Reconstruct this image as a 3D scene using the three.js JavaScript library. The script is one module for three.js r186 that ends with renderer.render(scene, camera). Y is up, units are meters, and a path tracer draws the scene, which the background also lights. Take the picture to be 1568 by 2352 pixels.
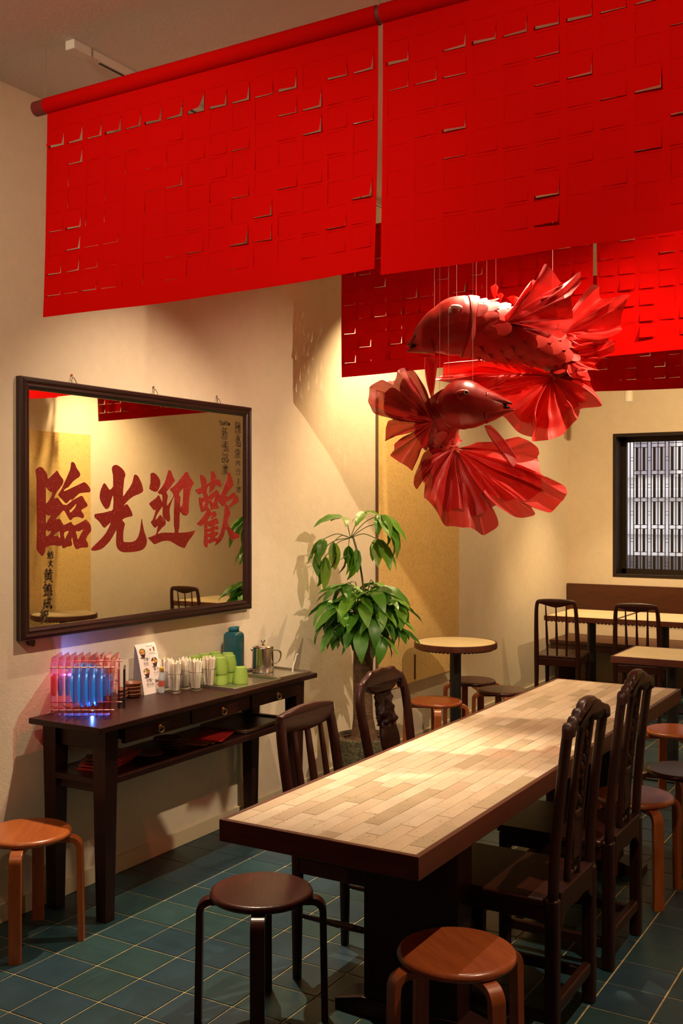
import * as THREE from 'three';
import { RoundedBoxGeometry } from 'three/addons/geometries/RoundedBoxGeometry.js';
import { mergeGeometries, toCreasedNormals } from 'three/addons/utils/BufferGeometryUtils.js';

// ---------------------------------------------------------------- camera, sky, exposure
const scene = new THREE.Scene();
const camera = new THREE.PerspectiveCamera(2 * Math.atan(1176 / 2400) * 180 / Math.PI, 1568 / 2352, 0.05, 60);
camera.position.set(3.257, 1.637, 2.551);
camera.rotation.order = 'YXZ';
camera.rotation.set(-0.0049, 0.5379, 0);
scene.background = new THREE.Color().setRGB(1.75, 1.72, 1.85);          // pale dusk sky, seen and felt only through the window
const renderer = new THREE.WebGLRenderer({ antialias: true });
renderer.toneMapping = THREE.LinearToneMapping;
renderer.toneMappingExposure = 1.0;
renderer.shadowMap.enabled = true;

// spotlights hanging from the ceiling tracks: [x, y, z, target x, y, z, candela, half angle (deg), penumbra, colour]
const WARM = [1, 0.70, 0.36], SOFT = [1, 0.75, 0.50];
const SPOTS = [
  ['console aisle', 0.50, 3.13, -1.05, 0.95, 0, -0.62, 26, 26, 0.4, SOFT],
  ['long table', 1.68, 3.13, -1.35, 1.73, 0.75, -1.05, 8.5, 29, 0.5, SOFT],
  ['two hanging fish', 1.50, 3.13, -1.80, 1.70, 2.1, -1.17, 25, 23, 0.5, SOFT],
  ['wall beside the mirror', 3.06, 3.05, -1.40, 0.35, 1.05, -2.35, 19, 32, 0.5, SOFT],
  ['mirror', 1.20, 3.13, -1.00, 0, 1.02, -1.08, 13, 38, 0.9, SOFT],
  ['potted tree', 0.62, 3.13, -3.15, 0.10, 1.3, -3.65, 14, 58, 0.4, WARM],
  ['leftmost window table', 0.62, 3.13, -5.95, 0.45, 0.7, -5.95, 3, 52, 0.6, WARM],
  ['lattice window wall', 2.55, 3.13, -4.85, 1.2, 1.6, -7.1, 21, 46, 0.8, WARM],
  ['reflected round table', 2.75, 3.10, -4.10, 3.5, 1.2, -4.5, 19, 50, 0.7, WARM],
  ['nearest left red cloth', 1.15, 3.13, 1.75, 0.8, 2.35, -0.17, 11.5, 42, 0.8, SOFT],
  ['nearest right red cloth', 2.45, 3.13, 1.75, 2.45, 2.5, -0.17, 9, 36, 0.8, SOFT],
  ['carved chairs', 3.06, 3.05, -0.45, 2.2, 0.3, -0.30, 15, 32, 0.6, SOFT],
  ['middle row of red cloths', 2.45, 3.13, -1.20, 2.35, 2.5, -2.25, 5, 36, 0.6, SOFT],
];

// ---------------------------------------------------------------- helpers
const V = (x, y, z) => new THREE.Vector3(x, y, z);
let seed = 7;
const rnd = () => { seed = (seed + 0x6d2b79f5) | 0; let t = Math.imul(seed ^ (seed >>> 15), 1 | seed); t = (t + Math.imul(t ^ (t >>> 7), 61 | t)) ^ t; return ((t ^ (t >>> 14)) >>> 0) / 4294967296; };
const rr = (a, b) => a + (b - a) * rnd();
const taken = {};
function numbered(n) { const k = taken[n] = (taken[n] ?? -1) + 1; return k ? n + '_' + String(k).padStart(3, '0') : n; }
function tag(o, label, category, group) { o.userData.label = label; o.userData.category = category; if (group) o.userData.group = group; return o; }
function thing(name, label, category, p = [0, 0, 0], turn = 0, group) {
  const o = new THREE.Group(); o.name = numbered(name); scene.add(o);
  o.position.set(...p); o.rotation.y = turn; tag(o, label, category, group);
  return o;
}
function part(name, g, m, parent) {
  const o = new THREE.Mesh(Array.isArray(g) ? merge(g) : g, m); o.name = name; o.castShadow = o.receiveShadow = true; parent.add(o); return o;
}
function solo(name, g, m, label, category, p, turn = 0, group) {
  const o = part(numbered(name), g, m, scene); if (p) o.position.set(...p); o.rotation.y = turn; return tag(o, label, category, group);
}
function struct(name, g, m) { const o = part(name, g, m, scene); o.userData.kind = 'structure'; return o; }
function merge(list) {
  return mergeGeometries(list.map((g) => { const q = g.index ? g.toNonIndexed() : g; for (const k of Object.keys(q.attributes)) if (!['position', 'normal', 'uv'].includes(k)) q.deleteAttribute(k); if (!q.attributes.uv) q.setAttribute('uv', new THREE.BufferAttribute(new Float32Array(q.attributes.position.count * 2), 2)); return q; }));
}
// uv in metres from the position, by the way each face points
function boxUV(g, du = 0, dv = 0, along) {
  if (g.index) g = g.toNonIndexed();
  const p = g.attributes.position, n = new THREE.Vector3(), a = V(), b = V(), c = V(), uv = new Float32Array(p.count * 2);
  for (let i = 0; i < p.count; i += 3) {
    a.fromBufferAttribute(p, i); b.fromBufferAttribute(p, i + 1); c.fromBufferAttribute(p, i + 2);
    n.copy(b).sub(a).cross(c.clone().sub(a));
    const ax = Math.abs(n.x), ay = Math.abs(n.y), az = Math.abs(n.z);
    [a, b, c].forEach((q, k) => {
      let u, v;
      if (ay >= ax && ay >= az) { u = q.x; v = q.z; if (along === 'x') [u, v] = [v, u]; }
      else if (ax >= az) { u = q.z; v = q.y; if (along === 'z') [u, v] = [v, u]; }
      else { u = q.x; v = q.y; if (along === 'x') [u, v] = [v, u]; }
      uv[(i + k) * 2] = u + du; uv[(i + k) * 2 + 1] = v + dv;
    });
  }
  g.setAttribute('uv', new THREE.BufferAttribute(uv, 2));
  return g;
}
function box(w, h, d, x = 0, y = 0, z = 0, r = 0.004, along) {
  const m = Math.min(w, h, d); const g = r > 0 ? new RoundedBoxGeometry(w, h, d, 2, Math.min(r, m * 0.45)) : new THREE.BoxGeometry(w, h, d);
  g.translate(x, y, z); return boxUV(g, rnd() * 3, rnd() * 3, along ?? (w > h && w > d ? 'x' : d > h && d > w ? 'z' : undefined));
}
// a box given by its two corners
const bb = (x0, x1, y0, y1, z0, z1, r, along) => box(x1 - x0, y1 - y0, z1 - z0, (x0 + x1) / 2, (y0 + y1) / 2, (z0 + z1) / 2, r, along);
function cyl(r0, r1, h, x = 0, y = 0, z = 0, seg = 24) { const g = new THREE.CylinderGeometry(r1, r0, h, seg); g.translate(x, y + h / 2, z); return boxUV(g, rnd(), rnd()); }
function lathe(pts, seg = 40) { return new THREE.LatheGeometry(pts.map(([r, y]) => new THREE.Vector2(r, y)), seg); }
function tube(pts, r, seg = 24, rad = 8, closed = false) { return new THREE.TubeGeometry(new THREE.CatmullRomCurve3(pts.map((p) => p.isVector3 ? p : V(...p)), closed, 'catmullrom', 0.5), seg, r, rad, closed); }
function bar(a, b, r, rad = 8) { return tube([a, a.map((v, i) => (v + b[i]) / 2), b], r, 4, rad); }
function ball(r, x, y, z, sx = 1, sy = 1, sz = 1, w = 16, h = 12) { const g = new THREE.SphereGeometry(r, w, h); g.scale(sx, sy, sz); g.translate(x, y, z); return g; }
function shapeOf(pts, holes = []) { const s = new THREE.Shape(pts.map((p) => new THREE.Vector2(...p))); for (const h of holes) s.holes.push(new THREE.Path(h.map((p) => new THREE.Vector2(...p)))); return s; }
function extrude(s, depth, bevel = 0, seg = 2, curve = 10) { return new THREE.ExtrudeGeometry(s, { depth: depth - 2 * bevel, bevelEnabled: bevel > 0, bevelThickness: bevel, bevelSize: bevel, bevelOffset: -bevel, bevelSegments: seg, curveSegments: curve }).translate(0, 0, bevel); }
function spline(pts, n, closed = false) { return new THREE.CatmullRomCurve3(pts.map(([x, y]) => V(x, y, 0)), closed, 'catmullrom', 0.5).getPoints(n).map((v) => [v.x, v.y]); }
// sweep of a rectangle or ellipse with changing size along a path in 3D; stations: [x, y, z, halfWidth(x dir), halfDepth(z dir)]
function loft(st, n = 24, rad = 14, power = 2, frame) {
  const c = new THREE.CatmullRomCurve3(st.map((s) => V(s[0], s[1], s[2])), false, 'catmullrom', 0.5);
  const lerpS = (t) => { const f = t * (st.length - 1), i = Math.min(st.length - 2, Math.floor(f)), k = f - i; return [3, 4].map((q) => st[i][q] + (st[i + 1][q] - st[i][q]) * k); };
  const pos = [], idx = [], uv = [];
  for (let i = 0; i <= n; i++) {
    const t = i / n, p = c.getPoint(t), [a, b] = lerpS(t), T = c.getTangent(t);
    let X = frame ? frame.clone() : V(1, 0, 0); X.addScaledVector(T, -X.dot(T)).normalize(); const Z = X.clone().cross(T).normalize();
    for (let j = 0; j <= rad; j++) {
      const f = j / rad * Math.PI * 2, co = Math.cos(f), si = Math.sin(f), e = 2 / power;
      const u = Math.sign(co) * Math.abs(co) ** e * a, w = Math.sign(si) * Math.abs(si) ** e * b;
      pos.push(p.x + X.x * u + Z.x * w, p.y + X.y * u + Z.y * w, p.z + X.z * u + Z.z * w); uv.push(f * (a + b) / 2, p.y);
      if (i < n && j < rad) { const q = i * (rad + 1) + j; idx.push(q, q + rad + 1, q + 1, q + 1, q + rad + 1, q + rad + 2); }
    }
  }
  for (const [i, flip] of [[0, 0], [n, 1]]) {      // end caps
    const p = c.getPoint(i / n), k = pos.length / 3; pos.push(p.x, p.y, p.z); uv.push(0, 0);
    for (let j = 0; j < rad; j++) { const q = i * (rad + 1) + j; flip ? idx.push(k, q + 1, q) : idx.push(k, q, q + 1); }
  }
  const g = new THREE.BufferGeometry(); g.setAttribute('position', new THREE.Float32BufferAttribute(pos, 3)); g.setAttribute('uv', new THREE.Float32BufferAttribute(uv, 2)); g.setIndex(idx); g.computeVertexNormals();
  return g;
}

// ---------------------------------------------------------------- textures (grain, speckle, weave: matter only)
const hash = (x, y, s) => { let h = Math.imul(x, 374761393) ^ Math.imul(y, 668265263) ^ Math.imul(s, 2246822519); h = Math.imul(h ^ (h >>> 13), 1274126177); return ((h ^ (h >>> 16)) >>> 0) / 4294967296; };
function vnoise(x, y, px, py, s) {
  const x0 = Math.floor(x), y0 = Math.floor(y), fx = x - x0, fy = y - y0, w = (a, p) => ((a % p) + p) % p, u = fx * fx * (3 - 2 * fx), v = fy * fy * (3 - 2 * fy);
  const h = (i, j) => hash(w(x0 + i, px), w(y0 + j, py), s);
  return (h(0, 0) * (1 - u) + h(1, 0) * u) * (1 - v) + (h(0, 1) * (1 - u) + h(1, 1) * u) * v;
}
const fbm = (u, v, fx, fy, s, o = 4) => { let a = 0, k = 0.5, t = 0; for (let i = 0; i < o; i++) { a += k * vnoise(u * fx, v * fy, fx, fy, s + i); t += k; k /= 2; fx *= 2; fy *= 2; } return a / t; };
function tex(n, fn, srgb = true, metres = 1) {
  const d = new Uint8Array(n * n * 4);
  for (let y = 0; y < n; y++) for (let x = 0; x < n; x++) { const c = fn(x / n, y / n), o = (y * n + x) * 4; for (let i = 0; i < 3; i++) d[o + i] = Math.max(0, Math.min(255, c[i])); d[o + 3] = 255; }
  const t = new THREE.DataTexture(d, n, n); t.wrapS = t.wrapT = THREE.RepeatWrapping; t.magFilter = THREE.LinearFilter; t.minFilter = THREE.LinearMipmapLinearFilter; t.generateMipmaps = true;
  if (srgb) t.colorSpace = THREE.SRGBColorSpace; t.repeat.set(1 / metres, 1 / metres); t.needsUpdate = true; return t;
}
const grey = (v) => [v, v, v];
const mix3 = (a, b, t) => a.map((v, i) => v + (b[i] - v) * t);
// wood grain runs along v
const wood = (dark, light, s, n = 256) => tex(n, (u, v) => { const g = fbm(u, v, 40, 3, s, 3), q = fbm(u, v, 6, 2, s + 9, 3), f = fbm(u, v, 120, 8, s + 4, 2); return mix3(dark, light, Math.min(1, Math.max(0, 0.5 * g + 0.35 * q + 0.35 * f - 0.1))); }, true, 0.35);
const fineBump = tex(256, (u, v) => grey(255 * (0.6 * fbm(u, v, 24, 24, 3, 4) + 0.4 * fbm(u, v, 90, 90, 5, 2))), false, 0.5);
const woodBump = tex(256, (u, v) => grey(255 * (0.6 * fbm(u, v, 60, 4, 31, 3) + 0.4 * fbm(u, v, 120, 12, 35, 2))), false, 0.35);
const weave = tex(128, (u, v) => grey(128 + 60 * Math.sin(u * 2 * Math.PI * 32) * Math.sin(v * 2 * Math.PI * 32) + 60 * (fbm(u, v, 32, 32, 8, 2) - 0.5)), false, 0.05);
const M = (o) => new THREE.MeshPhysicalMaterial({ roughness: 0.6, ...o });
const rgb = (r, g, b) => new THREE.Color().setRGB(r, g, b);
const woodM = (dark, light, s, rough, coat = 0) => M({ map: wood(dark, light, s), bumpMap: woodBump, bumpScale: 0.0004, roughness: rough, clearcoat: coat, clearcoatRoughness: 0.2 });
const darkWood = woodM([30, 12, 10], [58, 25, 18], 11, 0.42, 0.1);      // console and carved chairs
const roseWood = woodM([34, 12, 9], [66, 26, 17], 14, 0.4, 0.12);
const edgeWood = woodM([66, 30, 20], [112, 56, 36], 17, 0.45);           // table edging
const stoolWood = woodM([136, 68, 28], [180, 98, 42], 21, 0.34, 0.3);
const stoolRed = woodM([124, 56, 24], [166, 84, 38], 23, 0.34, 0.3);
const stoolDark = woodM([48, 17, 13], [72, 29, 20], 26, 0.34, 0.2);
const benchWood = woodM([66, 34, 16], [98, 54, 27], 28, 0.42);
const blackMetal = M({ color: rgb(0.012, 0.012, 0.014), roughness: 0.45 });
for (const m of [darkWood, roseWood, stoolDark]) m.specularIntensity = 0.55;
const plaster = M({ map: tex(256, (u, v) => { const k = 0.5 * fbm(u, v, 4, 4, 41, 4) + 0.5 * fbm(u, v, 40, 40, 45, 3); return mix3([222, 206, 180], [236, 222, 198], k); }, true, 1.6), bumpMap: fineBump, bumpScale: 0.0012, roughness: 0.9 });
const ceilPaint = M({ color: rgb(0.68, 0.62, 0.56), bumpMap: fineBump, bumpScale: 0.0008, roughness: 0.95 });
const skirting = M({ color: rgb(0.70, 0.60, 0.40), roughness: 0.6, bumpMap: fineBump, bumpScale: 0.0006 });
const groutM = M({ map: tex(128, (u, v) => mix3([150, 132, 88], [196, 178, 128], fbm(u, v, 20, 20, 51, 3)), true, 0.4), roughness: 0.9 });
const tileBase = (s, a, b) => M({ map: tex(256, (u, v) => { const k = 0.55 * fbm(u, v, 3, 3, s, 4) + 0.3 * fbm(u, v, 3, 24, s + 5, 3) + 0.15 * fbm(u, v, 64, 64, s + 8, 2); return mix3(a, b, k); }, true, 0.4), bumpMap: fineBump, bumpScale: 0.0005, roughness: 0.42, roughnessMap: null });
const tileM = [tileBase(61, [22, 48, 52], [46, 78, 84]), tileBase(67, [19, 44, 50], [43, 74, 82]), tileBase(73, [25, 50, 51], [48, 80, 82]), tileBase(79, [22, 45, 55], [45, 74, 88])];
const speck = (s, base) => { // clay tile with burnt specks
  const n = 256, dots = []; for (let i = 0; i < 230; i++) dots.push([hash(i, 1, s), hash(i, 2, s), 0.0024 + 0.0055 * hash(i, 3, s) ** 3, hash(i, 4, s)]);
  const cells = new Map(); dots.forEach((d) => { const k = Math.floor(d[0] * 16) + 16 * Math.floor(d[1] * 16); cells.set(k, [...(cells.get(k) ?? []), d]); });
  return tex(n, (u, v) => { let c = mix3(base, base.map((x) => x * 0.9), fbm(u, v, 6, 6, s, 3)); const cx = Math.floor(u * 16), cy = Math.floor(v * 16);
    for (let i = -1; i < 2; i++) for (let j = -1; j < 2; j++) for (const d of cells.get(((cx + i + 16) % 16) + 16 * ((cy + j + 16) % 16)) ?? []) { const q = Math.hypot(u - d[0], (v - d[1]) * 1.3); if (q < d[2]) c = mix3([92, 66, 42], c, 0.25 + 0.4 * d[3]); }
    return c; }, true, 0.42);
};
const clayM = [speck(91, [224, 202, 172]), speck(92, [212, 188, 158]), speck(93, [228, 210, 184]), speck(94, [198, 178, 146])].map((map) => M({ map, roughness: 0.55, bumpMap: fineBump, bumpScale: 0.0004 }));
const clayJoint = M({ color: rgb(0.30, 0.22, 0.14), roughness: 0.95 });
const redCloth = M({ color: rgb(0.52, 0.002, 0.001), roughness: 0.9, bumpMap: weave, bumpScale: 0.0002, transmission: 0.10, side: THREE.DoubleSide, specularIntensity: 0.05 });
const creamTop = M({ map: tex(128, (u, v) => mix3([208, 190, 146], [222, 206, 164], fbm(u, v, 8, 8, 101, 4)), true, 0.6), roughness: 0.5 });
const brass = M({ color: rgb(0.75, 0.55, 0.25), metalness: 1, roughness: 0.28 });
const steel = M({ color: rgb(0.72, 0.68, 0.62), metalness: 1, roughness: 0.16 });
const dullSteel = M({ color: rgb(0.55, 0.52, 0.46), metalness: 1, roughness: 0.32, bumpMap: fineBump, bumpScale: 0.0002 });

// ---------------------------------------------------------------- the room
const W = 3.58, H = 3.31, ZB = -7.12, ZF = 3.35, T = 0.15;
const wallG = (g) => boxUV(g);
struct('wall_left', wallG(bb(-T, 0, -0.1, H, ZB - 0.45, ZF + T, 0)), plaster);
struct('wall_right', wallG(bb(W, W + T, -0.1, H, ZB - 0.45, ZF + T, 0)), plaster);
struct('wall_front', wallG(bb(0, W, -0.1, H, ZF, ZF + T, 0)), plaster);
const WX0 = 0.435, WX1 = 2.75, WY0 = 0.985, WY1 = 2.318, ZO = ZB - 0.45;   // window opening in the thick back wall
struct('wall_back', [bb(0, WX0, -0.1, H, ZO, ZB, 0), bb(WX1, W, -0.1, H, ZO, ZB, 0), bb(WX0, WX1, -0.1, WY0, ZO, ZB, 0), bb(WX0, WX1, WY1, H, ZO, ZB, 0)], plaster);
struct('ceiling', bb(-T, W + T, H, H + 0.15, ZO, ZF + T, 0), ceilPaint);
struct('baseboard_left', bb(0, 0.012, 0, 0.075, ZB, ZF, 0.003), skirting);
struct('baseboard_right', bb(W - 0.012, W, 0, 0.075, ZB, ZF, 0.003), skirting);
struct('baseboard_back', bb(0.012, W - 0.012, 0, 0.075, ZB, ZB + 0.012, 0.003), skirting);
struct('baseboard_front', bb(0.012, W - 0.012, 0, 0.075, ZF - 0.012, ZF, 0.003), skirting);

{ // floor: grout bed and 20 cm tiles, the 300 nearest in view each a mesh
  const floor = struct('floor', bb(0, W, -0.1, -0.0025, ZB, ZF, 0), groutM);
  const s = 0.0975, b = 0.0015, h = 0.0025, tileG = [];
  for (let k = 0; k < 6; k++) {
    const g = new THREE.CylinderGeometry((s - b) * Math.SQRT2, s * Math.SQRT2, h, 4, 1); g.rotateY(Math.PI / 4); g.translate(0, -h / 2, 0);
    tileG.push(boxUV(g.toNonIndexed(), k * 0.137, k * 0.291)); tileG[k].computeVertexNormals();
  }
  const list = []; camera.updateMatrixWorld(); const inv = camera.matrixWorld.clone().invert();
  for (let i = 0; i < 18; i++) for (let j = 0; j < 53; j++) {
    const x = 0.1 + i * 0.2, z = 3.3 - j * 0.2; if (x > W - 0.05 || z < ZB + 0.08 || z > ZF - 0.04) continue;
    const zz = z, q = V(x, 0, zz).applyMatrix4(inv), px = 784 + 2400 * q.x / -q.z, py = 1176 - 2400 * q.y / -q.z;
    list.push({ x, z: zz, d: q.z < -1.5 && px > -60 && px < 1630 && py < 2440 ? -q.z : 1e3 - q.z });
  }
  list.sort((a, c) => a.d - c.d);
  const rest = [];
  list.forEach((t, i) => {
    const k = Math.floor(rnd() * 6), m = tileM[Math.floor(rnd() * 4)], turn = Math.floor(rnd() * 4) * Math.PI / 2, y = rr(-0.0003, 0.0003);
    if (i < 300) { const o = part('tile', tileG[k], m, floor); o.position.set(t.x, y, t.z); o.rotation.y = turn; }
    else rest.push(tileG[k].clone().rotateY(turn).translate(t.x, y, t.z));
  });
  const far = part('far_tiles', rest, tileM[0], floor); far.userData.kind = 'stuff';
}

{ // window with a wooden lattice in a deep reveal
  const frameM = woodM([26, 17, 9], [50, 34, 18], 33, 0.5), zl = ZB - 0.24;
  const w = new THREE.Group(); w.name = 'window_1'; w.userData.kind = 'structure'; scene.add(w);
  for (const [a, b2, c, d] of [[WX0, WX0 + 0.03, WY0, WY1], [WX1 - 0.03, WX1, WY0, WY1], [WX0 + 0.03, WX1 - 0.03, WY0, WY0 + 0.03], [WX0 + 0.03, WX1 - 0.03, WY1 - 0.03, WY1]]) part('casing', bb(a, b2, c, d, ZB - 0.03, ZB + 0.004, 0.003), frameM, w);
  for (const [a, b2, c, d] of [[WX0, WX0 + 0.02, WY0, WY1], [WX1 - 0.02, WX1, WY0, WY1], [WX0, WX1, WY0, WY0 + 0.02], [WX0, WX1, WY1 - 0.02, WY1]]) part('jamb', bb(a, b2, c, d, ZO + 0.02, ZB - 0.03, 0.002), frameM, w);
  const x0 = WX0 + 0.02, x1 = WX1 - 0.02, y0 = WY0 + 0.02, y1 = WY1 - 0.02;
  for (const [a, b2, c, d] of [[x0, x0 + 0.045, y0, y1], [x1 - 0.045, x1, y0, y1], [x0, x1, y0, y0 + 0.05], [x0, x1, y1 - 0.05, y1]]) part('sash', bb(a, b2, c, d, zl - 0.02, zl + 0.02, 0.003), frameM, w);
  const P = 0.163, rails = [y0 + 0.19, y0 + 0.445, y0 + 0.70, y0 + 0.955, y0 + 1.21], gap = 0.036;
  for (let i = 0; x0 + 0.06 + i * P < x1 - 0.06; i++) {
    const o = x0 + 0.075 + i * P, L = (dx, wd) => bb(o + dx - wd / 2, o + dx + wd / 2, y0 + 0.05, y1 - 0.05, zl - 0.008, zl + 0.008, 0.001);
    for (const [dx, wd] of [[0, 0.006], [0.034, 0.006], [0.098, 0.006]]) if (o + dx < x1 - 0.06) part('slat', L(dx, wd), frameM, w);
    for (const dx of [0.064, 0.130]) if (o + dx < x1 - 0.06) {
      let a = y0 + 0.05; for (const ry of [...rails, y1]) { const e = ry === y1 ? y1 - 0.05 : ry - gap / 2; if (e - a > 0.02) part('bar', bb(o + dx - 0.01, o + dx + 0.01, a, e, zl - 0.012, zl + 0.012, 0.002), frameM, w); a = ry + gap / 2; }
    }
    if (o + 0.16 < x1 - 0.05) for (const ry of rails) for (const s of [-1, 1]) part('rail', bb(o + 0.034, o + P, ry + s * gap / 2 - 0.0025, ry + s * gap / 2 + 0.0025, zl - 0.007, zl + 0.007, 0.0008), frameM, w);
    for (let k = 0; k < 5; k++) { const yy = (rails[k] + (rails[k - 1] ?? y0)) / 2; for (const s of [-1, 1]) part('rail', bb(o, o + 0.034, yy + s * 0.016 - 0.002, yy + s * 0.016 + 0.002, zl - 0.006, zl + 0.006, 0.0006), frameM, w); }
  }
  part('pane', bb(x0, x1, y0, y1, zl - 0.05, zl - 0.046, 0), M({ color: rgb(1, 1, 1), transmission: 1, roughness: 0.02, thickness: 0 }), w);
}
{ // the house front across the lane, seen through the lattice
  const white = M({ color: rgb(0.82, 0.80, 0.77), roughness: 0.9, bumpMap: fineBump, bumpScale: 0.002 }), lilac = M({ color: rgb(0.42, 0.39, 0.42), roughness: 0.9 }), base = M({ color: rgb(0.16, 0.14, 0.13), roughness: 0.95, bumpMap: fineBump, bumpScale: 0.004 });
  const f = thing('house_front', 'pale house front across the lane beyond the lattice window', 'building', [0.2, 0, -10.2]);
  part('wall', bb(-5, 6, -0.1, 7, -0.4, 0, 0), white, f);
  part('plinth', bb(-5, 6, -0.1, 1.05, 0, 0.06, 0.01), base, f);
  part('ledge', bb(-5, 6, 1.74, 1.86, 0, 0.12, 0.02), white, f); part('ledge', bb(-5, 6, 1.30, 1.38, 0, 0.05, 0.01), white, f);
  part('upper_shutter', bb(-5, 6, 2.0, 3.0, 0, 0.03, 0.004), lilac, f);
  for (let i = 0; i < 9; i++) part('column', bb(-3 + i * 0.62, -2.85 + i * 0.62, 1.98, 2.62, 0.03, 0.12, 0.02), white, f);
  struct('ground', bb(-8, 9, -0.3, -0.12, -14, ZO - 0.01, 0), base);
}

// ---------------------------------------------------------------- ceiling tracks and their spotlights
const fitM = M({ color: rgb(0.72, 0.66, 0.58), roughness: 0.5 });
function track(x, z0, z1, label) {
  const t = thing('light_track', label, 'light track', [x, H, 0]);
  part('rail', bb(-0.018, 0.018, -0.03, 0, z0, z1, 0.003), fitM, t); part('slot', bb(-0.006, 0.006, -0.0315, -0.028, z0 + 0.06, z1 - 0.06, 0), blackMetal, t);
  part('feed_box', bb(-0.022, 0.022, -0.034, 0, z1 - 0.001, z1 + 0.09, 0.004), fitM, t);
}
track(0.5, -6.4, -0.26, 'long white ceiling light track above the console side');
track(1.68, -2.1, -1.44, 'short white ceiling light track above the long table');
track(3.06, -4.9, -0.2, 'white ceiling light track along the right wall');
const lensM = M({ color: rgb(0.9, 0.9, 0.9), emissive: rgb(1, 0.8, 0.5), emissiveIntensity: 1.2, roughness: 0.4 });
for (const [what, x, y, z, tx, ty, tz, cd, ang, pen, col] of SPOTS) {
  const s = thing('ceiling_spotlight', 'white cylinder ceiling spotlight aimed at the ' + what, 'spotlight', [x, y, z]);
  const d = V(tx - x, ty - y, tz - z).normalize(), head = lathe([[0.001, 0.10], [0.024, 0.10], [0.028, 0.095], [0.03, 0.0], [0.026, 0.0], [0.025, 0.02], [0.001, 0.02]], 20);
  const q = new THREE.Quaternion().setFromUnitVectors(V(0, -1, 0), d);
  part('head', head, fitM, s).quaternion.copy(q);
  part('stem', bar([0, 0.05, 0], [0, H - y - 0.02, 0], 0.007), fitM, s);
  const lens = part('lens', new THREE.CircleGeometry(0.025, 20).rotateX(Math.PI / 2).translate(0, 0.012, 0), lensM, s); lens.quaternion.copy(q);
  const l = new THREE.SpotLight(rgb(...col), cd, 0, ang * Math.PI / 180, pen, 2); l.castShadow = true; l.shadow.radius = 0.7; l.shadow.mapSize.set(1024, 1024);
  l.position.copy(d).multiplyScalar(0.015); l.target.position.copy(d).multiplyScalar(1.5); s.add(l, l.target);
}
{ // the pendant lamp in the back corner
  const s = thing('pendant_spotlight', 'slim white pendant spotlight with lit face left of the lattice window', 'spotlight', [0.78, 2.54, -6.4]);
  part('head', lathe([[0.001, 0.22], [0.034, 0.22], [0.036, 0.215], [0.036, 0], [0.03, 0], [0.03, 0.012], [0.001, 0.012]], 24), M({ color: rgb(0.7, 0.62, 0.5), roughness: 0.6 }), s);
  part('cord', bar([0, 0.22, 0], [0, H - 2.54, 0], 0.003), fitM, s);
  part('lens', new THREE.CircleGeometry(0.03, 24).rotateX(Math.PI / 2).translate(0, 0.006, 0), M({ color: rgb(1, 1, 1), emissive: rgb(1, 0.86, 0.62), emissiveIntensity: 3, roughness: 0.4 }), s);
  const l = new THREE.SpotLight(rgb(...WARM), 9, 0, 0.75, 0.5, 2); l.castShadow = true; l.position.set(0, -0.005, 0); l.target.position.set(0, -2, 0.1); s.add(l, l.target);
}

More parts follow.
